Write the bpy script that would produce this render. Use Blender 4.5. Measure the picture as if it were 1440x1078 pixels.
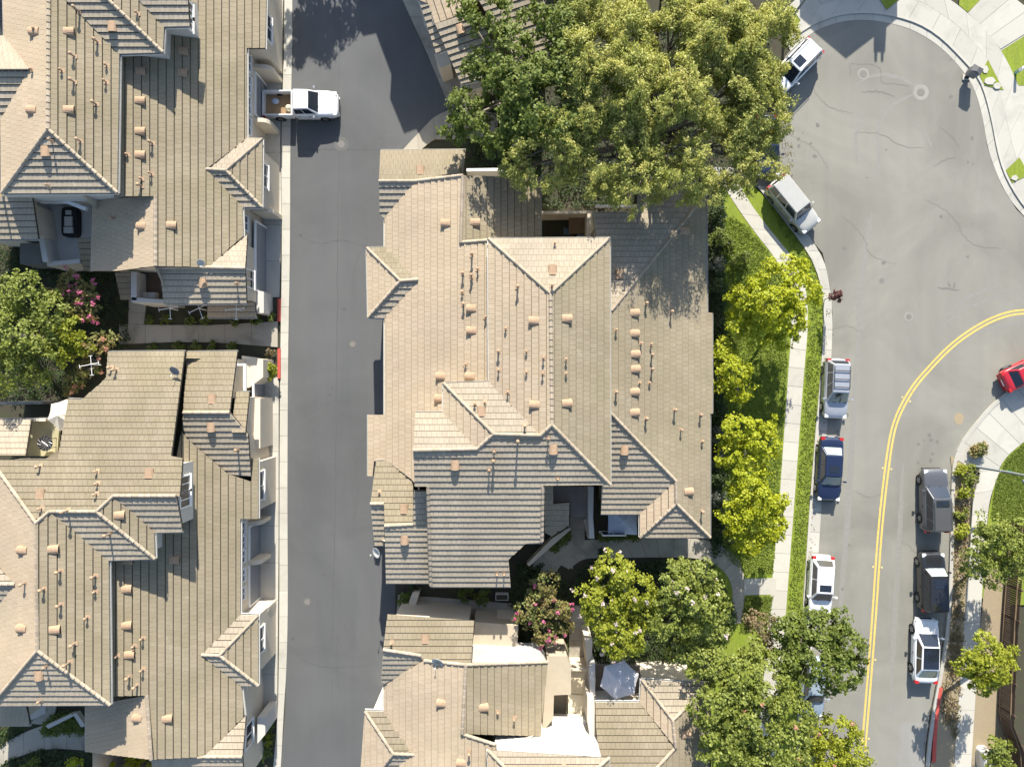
import bpy, bmesh, math, random
import numpy as np
from mathutils import Vector, Matrix

for o in list(bpy.data.objects): bpy.data.objects.remove(o)
SC = bpy.context.scene
COL = SC.collection
rnd = random.Random(11)
PI = math.pi
# ------------------------------------------------------------------ camera, sky, sun
H, S = 53.0, 18.0           # flying height in metres, photo pixels per metre on the ground
cam = bpy.data.cameras.new('camera'); cam.sensor_width = 36; cam.lens = 36*H/80.0
cam.clip_start = .5; cam.clip_end = 600
co = bpy.data.objects.new('camera', cam); COL.objects.link(co); co.location = (0, 0, H)
SC.camera = co
SUN_EL, SUN_AZ = math.radians(30.5), math.radians(3)
w = bpy.data.worlds.new('World'); SC.world = w; w.use_nodes = True
nt = w.node_tree; nt.nodes.clear()
sky = nt.nodes.new('ShaderNodeTexSky'); sky.sky_type = 'NISHITA'; sky.sun_disc = False
sky.sun_elevation = SUN_EL; sky.sun_rotation = SUN_AZ
bg = nt.nodes.new('ShaderNodeBackground'); bg.inputs[1].default_value = 0.112
ow = nt.nodes.new('ShaderNodeOutputWorld')
nt.links.new(sky.outputs[0], bg.inputs[0]); nt.links.new(bg.outputs[0], ow.inputs[0])
sl = bpy.data.lights.new('sun', 'SUN'); sl.energy = 5.0; sl.angle = math.radians(.5); sl.color = (1, .94, .84)
so = bpy.data.objects.new('sun', sl); COL.objects.link(so)
sv = Vector((math.sin(SUN_AZ)*math.cos(SUN_EL), math.cos(SUN_AZ)*math.cos(SUN_EL), math.sin(SUN_EL)))
so.rotation_euler = sv.to_track_quat('Z', 'Y').to_euler(); so.location = sv*80
SC.view_settings.view_transform = 'Standard'; SC.view_settings.look = 'None'
SC.view_settings.gamma = 1; SC.view_settings.use_curve_mapping = False
SC.view_settings.exposure = 1.1
SC.render.engine = 'CYCLES'

# ------------------------------------------------------------------ helpers
def W(px, py, z=0.0):
    k = (H-z)/H/S
    return Vector(((px-720)*k, (539-py)*k, z))

def tag(o, label=None, cat=None, group=None, kind=None):
    if label: o['label'] = label
    if cat: o['category'] = cat
    if group: o['group'] = group
    if kind: o['kind'] = kind
    return o

def wm(o):
    m = o.matrix_basis.copy()
    if o.parent: m = wm(o.parent) @ o.matrix_parent_inverse @ m
    return m

def adopt(o, parent, local=False):
    if parent is not None:
        o.parent = parent
        if not local: o.matrix_parent_inverse = wm(parent).inverted()
    return o

def thing(name, loc, label=None, cat=None, group=None, rz=0.0):
    o = bpy.data.objects.new(name, None); COL.objects.link(o)
    o.empty_display_size = .3
    o.location = loc; o.rotation_euler = (0, 0, rz)
    return tag(o, label, cat, group)

def mesh(name, vs, fs, m, parent=None, local=False, smooth=False):
    me = bpy.data.meshes.new(name); me.from_pydata([tuple(v) for v in vs], [], fs)
    if m: me.materials.append(m)
    if smooth: me.polygons.foreach_set('use_smooth', [True]*len(me.polygons))
    me.update()
    o = bpy.data.objects.new(name, me); COL.objects.link(o)
    return adopt(o, parent, local)

class MB:
    """collects simple solids into one mesh"""
    def __init__(s): s.v = []; s.f = []
    def add(s, vs, fs):
        n = len(s.v); s.v += [Vector(v) for v in vs]; s.f += [tuple(i+n for i in f) for f in fs]
    def box(s, x0, y0, z0, x1, y1, z1, M=None):
        vs = [Vector(p) for p in ((x0,y0,z0),(x1,y0,z0),(x1,y1,z0),(x0,y1,z0),(x0,y0,z1),(x1,y0,z1),(x1,y1,z1),(x0,y1,z1))]
        if M is not None: vs = [M @ v for v in vs]
        s.add(vs, [(3,2,1,0),(4,5,6,7),(0,1,5,4),(1,2,6,5),(2,3,7,6),(3,0,4,7)])
    def tube(s, pts, rs, n=8):
        pts = [Vector(p) for p in pts]; rings = []
        for i, p in enumerate(pts):
            t = (pts[min(i+1, len(pts)-1)]-pts[max(i-1, 0)]).normalized()
            a = t.cross(Vector((0, 0, 1)) if abs(t.z) < .9 else Vector((1, 0, 0))).normalized(); b = t.cross(a)
            rings.append([p+(a*math.cos(2*PI*k/n)+b*math.sin(2*PI*k/n))*rs[i] for k in range(n)])
        vs = [v for r in rings for v in r]; fs = []
        for i in range(len(pts)-1):
            for k in range(n):
                fs.append((i*n+k, i*n+(k+1) % n, (i+1)*n+(k+1) % n, (i+1)*n+k))
        fs.append(tuple(range(n-1, -1, -1))); fs.append(tuple((len(pts)-1)*n+k for k in range(n)))
        s.add(vs, fs)
    def lathe(s, prof, n=16, M=None):
        vs = []; fs = []
        for (r, z) in prof:
            for k in range(n):
                v = Vector((r*math.cos(2*PI*k/n), r*math.sin(2*PI*k/n), z)); vs.append(M @ v if M is not None else v)
        for i in range(len(prof)-1):
            for k in range(n): fs.append((i*n+k, i*n+(k+1) % n, (i+1)*n+(k+1) % n, (i+1)*n+k))
        fs.append(tuple(range(n-1, -1, -1))); fs.append(tuple((len(prof)-1)*n+k for k in range(n)))
        s.add(vs, fs)
    def prism(s, poly, z0, z1):
        n = len(poly)
        s.add([(p[0], p[1], z0) for p in poly]+[(p[0], p[1], z1) for p in poly],
              [tuple(range(n-1, -1, -1)), tuple(range(n, 2*n))]+[(i, (i+1) % n, n+(i+1) % n, n+i) for i in range(n)])
    def build(s, name, m, parent=None, local=False, smooth=False):
        return mesh(name, s.v, s.f, m, parent, local, smooth)

def ccw(poly):
    a = sum(poly[i][0]*poly[(i+1) % len(poly)][1]-poly[(i+1) % len(poly)][0]*poly[i][1] for i in range(len(poly)))
    return list(poly) if a > 0 else list(poly)[::-1]

def sheet(name, px, z, m, kind='structure', parent=None, thick=0.0):
    """a flat piece of ground traced by its corners"""
    P = ccw([W(x, y, 0).to_2d() for x, y in px])
    b = MB()
    if thick: b.prism(P, z-thick, z)
    else: b.add([(p.x, p.y, z) for p in P], [tuple(range(len(P)))])
    o = b.build(name, m, parent)
    if kind and parent is None: o['kind'] = kind
    return o

def resample(pts, n):
    pts = [Vector(p) for p in pts]
    d = [0.0]
    for a, b in zip(pts, pts[1:]): d.append(d[-1]+(b-a).length)
    out = []; j = 0
    for i in range(n+1):
        t = d[-1]*i/n
        while j < len(pts)-2 and d[j+1] < t: j += 1
        f = (t-d[j])/max(1e-9, d[j+1]-d[j]); out.append(pts[j].lerp(pts[j+1], min(1, max(0, f))))
    return out

def smoothline(pts, it=2):
    pts = [Vector(p) for p in pts]
    for _ in range(it):
        q = [pts[0]]
        for a, b in zip(pts, pts[1:]): q += [a.lerp(b, .25), a.lerp(b, .75)]
        q.append(pts[-1]); pts = q
    return pts

# ------------------------------------------------------------------ materials
def nodes(name):
    m = bpy.data.materials.new(name); m.use_nodes = True
    n = m.node_tree; n.nodes.clear()
    out = n.nodes.new('ShaderNodeOutputMaterial')
    return m, n, out
def N(n, t, **kw):
    x = n.nodes.new(t)
    for k, v in kw.items(): setattr(x, k, v)
    return x
def mixc(n, fac, a, b, mode='MIX'):
    x = N(n, 'ShaderNodeMix', data_type='RGBA', blend_type=mode); x.clamp_factor = True
    for inp, v in ((x.inputs[0], fac), (x.inputs[6], a), (x.inputs[7], b)):
        if hasattr(v, 'links'): n.links.new(v, inp)
        elif isinstance(v, (int, float)): inp.default_value = v
        else: inp.default_value = (*v, 1)
    return x.outputs[2]
def noise(n, vec, scale, detail=4, rough=.55, dist=0.0):
    x = N(n, 'ShaderNodeTexNoise'); x.inputs['Scale'].default_value = scale; x.inputs['Detail'].default_value = detail
    x.inputs['Roughness'].default_value = rough; x.inputs['Distortion'].default_value = dist
    n.links.new(vec, x.inputs['Vector']); return x.outputs[0]
def ramp(n, v, stops):
    x = N(n, 'ShaderNodeMapRange'); x.inputs[1].default_value = stops[0]; x.inputs[2].default_value = stops[1]
    n.links.new(v, x.inputs[0]); return x.outputs[0]
def stretch(n, vec, sc):
    x = N(n, 'ShaderNodeMapping'); x.inputs['Scale'].default_value = sc; n.links.new(vec, x.inputs['Vector']); return x.outputs[0]
def bump(n, h, strength, dist, bs):
    b = N(n, 'ShaderNodeBump'); b.inputs['Strength'].default_value = strength; b.inputs['Distance'].default_value = dist
    n.links.new(h, b.inputs['Height']); n.links.new(b.outputs[0], bs.inputs['Normal'])
def bsdf(n, out, col, rough=.8, spec=.3, metal=0.0, coat=0.0):
    b = N(n, 'ShaderNodeBsdfPrincipled')
    if hasattr(col, 'links'): n.links.new(col, b.inputs['Base Color'])
    else: b.inputs['Base Color'].default_value = (*col, 1)
    b.inputs['Roughness'].default_value = rough; b.inputs['Specular IOR Level'].default_value = spec
    b.inputs['Metallic'].default_value = metal; b.inputs['Coat Weight'].default_value = coat; b.inputs['Coat Roughness'].default_value = .04
    n.links.new(b.outputs[0], out.inputs[0]); return b
def sc3(c, k): return tuple(min(1, v*k) for v in c)

def mat_plain(name, c, rough=.8, var=.15, scale=1.5, fine=25, spec=.3, metal=0.0, coat=0.0, c2=None, bmp=.15):
    m, n, out = nodes(name); tc = N(n, 'ShaderNodeTexCoord').outputs['Object']
    f = ramp(n, noise(n, tc, scale), (.3, .7))
    col = mixc(n, f, sc3(c, 1-var), c2 or sc3(c, 1+var))
    g = noise(n, tc, fine, 3)
    col = mixc(n, ramp(n, g, (.25, .75)), sc3((1, 1, 1), 1), sc3((1, 1, 1), 1)) if False else mixc(n, .5, col, mixc(n, ramp(n, g, (.3, .7)), sc3(c, 1-var), sc3(c, 1+var)))
    b = bsdf(n, out, col, rough, spec, metal, coat)
    if bmp: bump(n, g, bmp, .02, b)
    return m

def mat_tile(name, c1, c2, moss, mossamt):
    m, n, out = nodes(name); tc = N(n, 'ShaderNodeTexCoord').outputs['Object']
    isl = N(n, 'ShaderNodeNewGeometry').outputs['Random Per Island']
    col = mixc(n, isl, c1, c2)
    f = ramp(n, noise(n, tc, .35, 5, .6, .6), (.42, .68))
    mx = N(n, 'ShaderNodeMath', operation='MULTIPLY'); n.links.new(f, mx.inputs[0]); mx.inputs[1].default_value = mossamt
    col = mixc(n, mx.outputs[0], col, moss)
    g = ramp(n, noise(n, tc, 14, 4, .65), (.3, .7))
    col = mixc(n, g, mixc(n, 1.0, col, (.86, .86, .86), 'MULTIPLY'), mixc(n, 1.0, col, (1.1, 1.1, 1.1), 'MULTIPLY'))
    col = mixc(n, ramp(n, noise(n, tc, .16, 4, .6), (.35, .65)), mixc(n, 1.0, col, (.9, .9, .9), 'MULTIPLY'), mixc(n, 1.0, col, (1.08, 1.07, 1.05), 'MULTIPLY'))
    pale = ramp(n, noise(n, stretch(n, tc, (.25, .25, .25)), 5.5, 5, .7), (.62, .78))
    px_ = N(n, 'ShaderNodeMath', operation='MULTIPLY'); n.links.new(pale, px_.inputs[0]); px_.inputs[1].default_value = .35
    col = mixc(n, px_.outputs[0], col, (.46, .43, .36))
    bsdf(n, out, col, .9, .2)
    return m

def mat_leaf(name, a, b_, c, trans=.35):
    m, n, out = nodes(name); tc = N(n, 'ShaderNodeTexCoord').outputs['Object']
    isl = N(n, 'ShaderNodeNewGeometry').outputs['Random Per Island']
    col = mixc(n, isl, a, b_)
    f = ramp(n, noise(n, tc, .9, 3), (.38, .66))
    col = mixc(n, f, col, c)
    d = N(n, 'ShaderNodeBsdfDiffuse'); t = N(n, 'ShaderNodeBsdfTranslucent'); gl = N(n, 'ShaderNodeBsdfGlossy'); gl.inputs['Roughness'].default_value = .6
    n.links.new(col, d.inputs[0]); n.links.new(mixc(n, 1.0, col, (1.1, 1.15, .6), 'MULTIPLY'), t.inputs[0])
    x = N(n, 'ShaderNodeMixShader'); x.inputs[0].default_value = trans
    n.links.new(d.outputs[0], x.inputs[1]); n.links.new(t.outputs[0], x.inputs[2])
    y = N(n, 'ShaderNodeMixShader'); y.inputs[0].default_value = .025
    n.links.new(x.outputs[0], y.inputs[1]); n.links.new(gl.outputs[0], y.inputs[2])
    n.links.new(y.outputs[0], out.inputs[0]); return m

def mat_asphalt(name, c, crack=.5, patch=.25, oil=(.05, .05, .05)):
    m, n, out = nodes(name); tc = N(n, 'ShaderNodeTexCoord').outputs['Object']
    col = mixc(n, ramp(n, noise(n, tc, .12, 6, .6, .8), (.35, .68)), sc3(c, 1-patch), sc3(c, 1+patch))
    col = mixc(n, ramp(n, noise(n, stretch(n, tc, (.9, .07, 1)), .8, 5, .6, .6), (.4, .8)), col, mixc(n, 1.0, col, (.9, .9, .92), 'MULTIPLY'))
    g = noise(n, tc, 45, 3, .7)
    col = mixc(n, ramp(n, g, (.3, .7)), mixc(n, 1.0, col, (.78, .78, .78), 'MULTIPLY'), mixc(n, 1.0, col, (1.2, 1.2, 1.2), 'MULTIPLY'))
    sp = ramp(n, noise(n, tc, 1.6, 5, .75), (.68, .76))
    mo = N(n, 'ShaderNodeMath', operation='MULTIPLY'); n.links.new(sp, mo.inputs[0]); mo.inputs[1].default_value = crack
    col = mixc(n, mo.outputs[0], col, oil)
    b = bsdf(n, out, col, .85, .3); bump(n, g, .25, .02, b)
    return m

def mat_concrete(name, c, stain=.3, sc=.6):
    m, n, out = nodes(name); tc = N(n, 'ShaderNodeTexCoord').outputs['Object']
    isl = N(n, 'ShaderNodeObjectInfo').outputs['Random']
    col = mixc(n, isl, sc3(c, .92), sc3(c, 1.06))
    f = ramp(n, noise(n, tc, sc, 6, .65, .5), (.5, .75))
    mo = N(n, 'ShaderNodeMath', operation='MULTIPLY'); n.links.new(f, mo.inputs[0]); mo.inputs[1].default_value = stain
    col = mixc(n, mo.outputs[0], col, sc3(c, .45))
    g = noise(n, tc, 30, 3, .7)
    col = mixc(n, ramp(n, g, (.3, .7)), mixc(n, 1.0, col, (.93, .93, .93), 'MULTIPLY'), mixc(n, 1.0, col, (1.05, 1.05, 1.05), 'MULTIPLY'))
    b = bsdf(n, out, col, .88, .25); bump(n, g, .1, .01, b); return m

def mat_grass(name, a, b_, c):
    m, n, out = nodes(name); tc = N(n, 'ShaderNodeTexCoord').outputs['Object']
    col = mixc(n, ramp(n, noise(n, tc, 9, 4, .7), (.3, .7)), a, b_)
    col = mixc(n, ramp(n, noise(n, tc, .7, 4, .6, .4), (.45, .7)), col, c)
    st = noise(n, stretch(n, tc, (3, .25, 1)), 2.0, 3)
    col = mixc(n, ramp(n, st, (.4, .65)), col, mixc(n, 1.0, col, (1.2, 1.15, .95), 'MULTIPLY'))
    b = bsdf(n, out, col, .9, .1); bump(n, noise(n, tc, 40, 3), .6, .04, b); return m

def mat_paint(name, c, rough=.35, metal=.0, coat=1.0):
    m, n, out = nodes(name); tc = N(n, 'ShaderNodeTexCoord').outputs['Object']
    col = mixc(n, ramp(n, noise(n, tc, 3, 5, .6), (.3, .75)), c, sc3(c, .9))
    col = mixc(n, ramp(n, noise(n, tc, 60, 2), (.55, .8)), col, sc3(c, .85))
    b = bsdf(n, out, col, rough, .4, metal, coat); return m
def mat_flat(name, c, rough=.5, spec=.5, metal=0.0):
    m, n, out = nodes(name); bsdf(n, out, c, rough, spec, metal); return m

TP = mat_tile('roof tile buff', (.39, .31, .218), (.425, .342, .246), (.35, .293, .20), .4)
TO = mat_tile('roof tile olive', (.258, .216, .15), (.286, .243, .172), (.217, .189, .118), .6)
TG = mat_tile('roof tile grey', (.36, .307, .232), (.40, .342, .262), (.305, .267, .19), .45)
M_under = mat_plain('roof underlay', (.05, .045, .04), .9)
M_cap = mat_tile('ridge tile', (.30, .25, .19), (.41, .34, .265), (.29, .26, .18), .5)
M_gut = mat_plain('gutter enamel', (.55, .54, .5), .5, .1)
M_stucco = mat_plain('stucco cream', (.60, .53, .42), .9, .08, .8, 30)
M_white = mat_plain('white stucco', (.50, .48, .44), .9, .05, .8, 30)
M_trim = mat_plain('white trim', (.78, .77, .74), .5, .04)
M_glass = mat_flat('window glass', (.03, .04, .055), .06, .8)
M_gdoor = mat_plain('garage door grey', (.23, .24, .26), .6, .06)
M_vent = mat_plain('clay vent', (.37, .255, .165), .85, .22, 4)
M_pipe = mat_plain('vent pipe', (.26, .20, .15), .7, .25, 6)
M_dark = mat_flat('mouth shade', (.012, .012, .012), .9, .1)
M_asph = mat_asphalt('alley asphalt', (.104, .107, .107), .2, .12)
M_road = mat_asphalt('road asphalt', (.22, .213, .182), .4, .16, (.09, .085, .075))
M_conc = mat_concrete('sidewalk concrete', (.46, .44, .38), .35)
M_concD = mat_concrete('stained concrete', (.36, .33, .27), .8, .5)
M_concW = mat_concrete('pale concrete', (.42, .405, .355), .35)
M_joint = mat_plain('joint', (.10, .095, .08), .95)
M_grass = mat_grass('lawn grass', (.13, .185, .025), (.23, .27, .05), (.165, .225, .03))
M_soil = mat_plain('soil', (.065, .055, .04), .95, .35, 1.2, 18, c2=(.04, .06, .022))
M_dirt = mat_plain('dry dirt', (.33, .26, .18), .95, .25, 1.0, 15, c2=(.26, .23, .12))
M_yellow = mat_plain('yellow paint', (.58, .41, .11), .75, .3, 5, 22)
M_red = mat_plain('red kerb paint', (.45, .08, .06), .7, .2, 4)
M_bark = mat_plain('bark', (.19, .165, .135), .95, .3, 6)
M_wood = mat_plain('dark fence wood', (.085, .055, .04), .85, .25, 3)
M_black = mat_flat('black rubber', (.015, .015, .016), .8, .2)
M_steel = mat_flat('steel', (.45, .46, .47), .35, .5, .8)
M_iron = mat_plain('cast iron', (.17, .16, .145), .7, .2, 8)
# ------------------------------------------------------------------ ground, roads, pavements
mesh('ground', [(-220, -220, -.06), (220, -220, -.06), (220, 220, -.06), (-220, 220, -.06)], [(0, 1, 2, 3)], M_soil)['kind'] = 'structure'

def strip(name, A, B, z, n, m, label=None, gap=.012, thick=.12, curve=True):
    """a pavement between two traced edges, split into real slabs with open joints"""
    a = [W(*p) for p in A]; b = [W(*p) for p in B]
    if curve: a = smoothline(a); b = smoothline(b)
    a = resample(a, n*4); b = resample(b, n*4)
    base = MB(); P = [p.to_2d() for p in a]+[p.to_2d() for p in b[::-1]]
    for i in range(n*4):
        base.add([(a[i].x, a[i].y, z-.012), (a[i+1].x, a[i+1].y, z-.012), (b[i+1].x, b[i+1].y, z-.012), (b[i].x, b[i].y, z-.012)], [(0, 1, 2, 3)])
    r = base.build(name, M_joint); r['kind'] = 'structure'
    if label: r['label'] = label
    for k in range(n):
        aa = a[4*k:4*k+5]; bb = b[4*k:4*k+5]
        da = (aa[1]-aa[0]).normalized()*gap; db = (aa[-1]-aa[-2]).normalized()*gap
        aa = [aa[0]+da]+aa[1:-1]+[aa[-1]-db]; bb = [bb[0]+da]+bb[1:-1]+[bb[-1]-db]
        s = MB(); s.prism(ccw([p.to_2d() for p in aa]+[p.to_2d() for p in bb[::-1]]), z-.11, z+rnd.uniform(-.003, .003)); s.build('paving_slab', m, r)
    return r

# alley, cul-de-sac and street
sheet('alley', [(403, -150), (500, -150), (566, 0), (632, 150), (566, 209), (548, 232), (556, 500), (556, 1200), (388, 1200), (396, 1060), (401, 1000), (404, 900), (404, 620), (408, 350), (408, 200), (411, 60)], 0, M_asph)
road_px = [(1062, 262), (1080, 215), (1086, 170), (1092, 120), (1104, 80), (1122, 58), (1145, 44), (1172, 33), (1200, 27), (1231, 28), (1262, 35), (1283, 42), (1312, 58), (1336, 79), (1356, 102), (1371, 126), (1382, 164), (1388, 205), (1397, 233), (1409, 262), (1429, 294), (1470, 335), (1560, 400),
   (1560, 470), (1470, 528), (1430, 545), (1397, 567), (1369, 600), (1352, 622), (1340, 645), (1337, 670), (1335, 760), (1331, 870), (1318, 950), (1308, 1000), (1300, 1062), (1296, 1200), (1128, 1200), (1134, 1060), (1140, 900), (1150, 790), (1156, 700), (1163, 600), (1169, 510), (1171, 440), (1167, 402), (1157, 356), (1120, 312), (1090, 280)]
P = ccw([W(*p).to_2d() for p in road_px])
mesh('road', [(p.x, p.y, 0) for p in P], [tuple(range(len(P)))], M_road)['kind'] = 'structure'

# lawns
lawn = [sheet('lawn', [(1000, 262), (1060, 262), (1086, 289), (1141, 361), (1153, 396), (1159, 427), (1156, 500), (1147, 600), (1139, 700), (1133, 790), (1128, 860), (1118, 1090), (1000, 1090), (1000, 780)], .05, M_grass),
        sheet('lawn', [(1500, 575), (1440, 620), (1414, 641), (1400, 670), (1390, 716), (1385, 760), (1380, 840), (1405, 850), (1500, 850)], .05, M_grass),
        sheet('lawn', [(1407, 72), (1440, 51), (1500, 12), (1500, 121), (1432, 121)], .06, M_grass),
        sheet('lawn', [(1348, 8), (1360, 18), (1400, -18), (1350, -20)], .06, M_grass),
        sheet('lawn', [(1104, 33), (1122, 12), (1140, 27), (1118, 42)], .06, M_grass),
        sheet('lawn', [(1236, -20), (1266, -20), (1264, 0), (1246, 15), (1236, 0)], .13, M_grass)]
sheet('planting_strip', [(1336, 640), (1376, 655), (1366, 700), (1362, 800), (1354, 905), (1348, 1000), (1342, 1200), (1300, 1200), (1312, 1030), (1322, 950), (1338, 860), (1342, 700)], .055, M_dirt)
sheet('planting_strip', [(1386, 800), (1420, 800), (1420, 1200), (1362, 1200), (1368, 1000), (1378, 880)], .052, M_dirt)
sheet('planting_bed', [(1000, 262), (1016, 268), (1018, 500), (1014, 780), (1000, 780)], .06, M_soil)

# alley gutter and garage aprons
strip('alley_gutter', [(400, -40), (400, 60), (395, 200), (397, 350), (394, 500), (393, 700), (393, 850), (392, 940), (391, 1000), (386, 1060), (380, 1120)],
      [(411, -40), (411, 60), (408, 200), (408, 350), (405, 500), (404, 700), (405, 850), (403, 940), (399, 1000), (396, 1060), (392, 1120)], .012, 32, M_conc, thick=.1)
strip('garage_apron', [(355, -40), (355, 150), (355, 300), (355, 418)], [(399, -40), (394, 200), (396, 300), (393, 418)], .03, 9, M_conc, curve=False)
strip('garage_apron', [(355, 530), (355, 750), (355, 1000)], [(392, 530), (392, 750), (390, 1000)], .03, 9, M_conc, curve=False)
for y0, y1 in ((420, 452), (490, 532)):
    b = MB(); P = ccw([W(391, y0).to_2d(), W(395, y0).to_2d(), W(395, y1).to_2d(), W(391, y1).to_2d()]); b.prism(P, 0, .13); b.build('red_kerb', M_red)['kind'] = 'structure'
# garden walks on the left
strip('garden_walk', [(168, 456), (240, 457), (300, 457), (391, 452)], [(168, 484), (240, 481), (300, 481), (391, 488)], .07, 6, M_concD, curve=False)
strip('garden_walk', [(182, 421), (181, 456)], [(206, 424), (203, 456)], .071, 2, M_concD, curve=False)
strip('garden_walk', [(-20, 1062), (10, 1040), (60, 1018), (125, 1005)], [(-20, 1090), (12, 1068), (62, 1050), (125, 1054)], .07, 5, M_concD)
strip('garden_walk', [(42, 1016), (60, 1000), (62, 990)], [(62, 1018), (78, 1004), (80, 990)], .074, 2, M_concD)
# walks around the middle house
strip('garden_walk', [(800, 800), (812, 790), (824, 784), (860, 784), (902, 783), (981, 783), (1008, 793), (1026, 812), (1031, 836), (1028, 875)],
      [(760, 778), (785, 765), (822, 758), (860, 758), (902, 757), (993, 757), (1018, 767), (1040, 786), (1047, 810), (1046, 876)], .07, 16, M_concD)
strip('garden_walk', [(801, 726), (801, 762)], [(822, 726), (822, 762)], .072, 2, M_concD, curve=False)
strip('garden_walk', [(740, 790), (770, 762), (800, 760)], [(770, 818), (792, 790), (806, 800)], .066, 3, M_concD, curve=False)
strip('garden_walk', [(801, 850), (800, 925)], [(826, 850), (826, 925)], .07, 3, M_concD, curve=False)
strip('garden_walk', [(560, 836), (650, 842), (745, 850)], [(556, 876), (650, 876), (745, 872)], .07, 6, M_concD, curve=False)
strip('front_path', [(1046, 813), (1092, 812)], [(1046, 836), (1090, 835)], .075, 2, M_conc, curve=False)
strip('garden_walk', [(565, 212), (610, 165), (640, 150), (700, 160)], [(566, 232), (610, 196), (640, 196), (700, 192)], .05, 5, M_concD, curve=False)
strip('driveway', [(540, -60), (566, 0), (600, 75), (632, 150)], [(575, -60), (602, 0), (632, 75), (672, 150)], .02, 5, M_concD, curve=False)
# street sidewalk with grass verge, kerb and gutter
strip('sidewalk', [(1000, 235), (1024, 273), (1052, 315), (1097, 372), (1112, 410), (1113, 460), (1108, 524), (1096, 700), (1088, 790), (1080, 870), (1062, 1090)],
      [(1030, 236), (1049, 279), (1078, 318), (1117, 365), (1134, 405), (1136, 460), (1130, 524), (1117, 700), (1110, 790), (1104, 870), (1088, 1090)], .07, 34, M_conc)
def kerb(A, B, n, m=M_concW):
    strip('gutter', A, B, .012, n, m)
kerb([(1066, 262), (1087, 288), (1142, 360), (1154, 396), (1160, 427), (1157, 500), (1148, 600), (1140, 700), (1134, 790), (1129, 860), (1119, 1090)],
     [(1082, 262), (1100, 285), (1157, 356), (1167, 402), (1171, 440), (1169, 510), (1163, 600), (1156, 700), (1150, 790), (1143, 880), (1134, 1090)], 30)
def kerbwall(pts, wpx=3.4, h=.13, m=M_concW, n=40):
    c = resample(smoothline([W(*p) for p in pts]), n); b = MB()
    for p, q in zip(c, c[1:]):
        t = (q-p).normalized(); s = Vector((-t.y, t.x, 0))*(wpx/36)
        b.prism(ccw([(p+s).to_2d(), (p-s).to_2d(), (q-s).to_2d(), (q+s).to_2d()]), 0, h)
    b.build('kerb', m)['kind'] = 'structure'
kerbwall([(1066, 262), (1087, 288), (1142, 360), (1154, 396), (1160, 427), (1157, 500), (1148, 600), (1140, 700), (1134, 790), (1129, 860), (1119, 1090)])
ring_in = [(1105, 62), (1120, 48), (1151, 29), (1185, 19), (1224, 17), (1262, 23), (1297, 35), (1326, 55), (1355, 85), (1376, 108), (1387, 137), (1396, 175), (1402, 210), (1411, 242), (1428, 274), (1450, 303), (1500, 345)]
ring_road = [(1112, 72), (1128, 57), (1145, 44), (1172, 33), (1200, 28), (1231, 29), (1262, 35), (1283, 42), (1312, 58), (1336, 79), (1356, 102), (1371, 126), (1382, 164), (1388, 205), (1397, 233), (1409, 262), (1429, 294), (1490, 352)]
kerb(ring_in, ring_road, 22)
kerbwall(ring_in, 3.0, .1)
# driveways and ring sidewalk of the cul-de-sac
arc1 = [(1125, 30), (1150, 8), (1190, -4), (1240, -6), (1286, 0), (1303, 8), (1342, 33), (1365, 56), (1388, 82), (1402, 118), (1413, 160), (1422, 205), (1434, 240), (1452, 270), (1500, 310)]
arc2 = [(1110, 8), (1150, -28), (1200, -40), (1260, -36), (1310, -14), (1335, 0), (1360, 19), (1388, 47), (1406, 70), (1422, 100), (1438, 139), (1446, 180), (1454, 220), (1470, 255), (1510, 280)]
strip('driveway_apron', ring_in, arc1, .085, 16, M_concW)
strip('sidewalk', arc1, arc2, .09, 15, M_concW)
strip('driveway', arc2[6:9], [(1400, -22), (1440, 10), (1470, 30)], .088, 3, M_concW)
strip('driveway', arc2[8:13], [(1450, 40), (1500, 70), (1500, 130), (1500, 180), (1500, 215)], .045, 3, M_concW)
strip('driveway', arc2[2:5], [(1200, -80), (1260, -80), (1320, -80)], .088, 3, M_concW)
for px in ([(1388, 85), (1376, 107), (1383, 121), (1410, 128)], [(1432, 222), (1413, 240), (1422, 258), (1446, 246)]):
    sheet('planter', px, .115, M_grass)
st = [(1384, 99, 5, 6), (1391, 115, 9, 6), (1401, 122, 6, 5), (1425, 251, 5, 4)]
for i, (x, y, a, b_) in enumerate(st):
    c = W(x, y); k = MB(); pts = [(c.x+a/S*math.cos(t+.3*math.sin(3*t))*rnd.uniform(.8, 1.05), c.y+b_/S*math.sin(t)*rnd.uniform(.8, 1.05)) for t in [2*PI*j/9 for j in range(9)]]
    k.prism(pts, .1, .17)
    tag(k.build('stepping_stone', M_concW), ['pale stepping stone nearest the kerb in the cul-de-sac planter', 'largest stepping stone in the middle of the small planter', 'stepping stone at the lower tip of the small planter', 'single white stone in the lower driveway planter'][i], 'stone')
# corner sidewalk lower right
strip('sidewalk', [(1500, 505), (1440, 535), (1397, 567), (1369, 600), (1352, 622), (1342, 645)], [(1520, 560), (1470, 595), (1440, 620), (1414, 641), (1402, 662), (1398, 676)], .08, 8, M_concW)
strip('sidewalk', [(1378, 664), (1368, 695), (1364, 745), (1360, 806), (1353, 911), (1346, 1001), (1340, 1090)], [(1406, 660), (1394, 690), (1388, 717), (1381, 818), (1376, 899), (1370, 990), (1364, 1090)], .083, 14, M_conc)
kerbwall([(1500, 505), (1440, 535), (1397, 567), (1369, 600), (1352, 622), (1342, 645), (1339, 670), (1338, 760), (1334, 870), (1322, 950), (1312, 1000), (1304, 1062), (1300, 1150)], 5, .13, M_concW, 46)
kerbwall([(1322, 965), (1318, 990), (1314, 1020), (1312, 1070)], 5, .134, M_red, 10)

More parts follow.
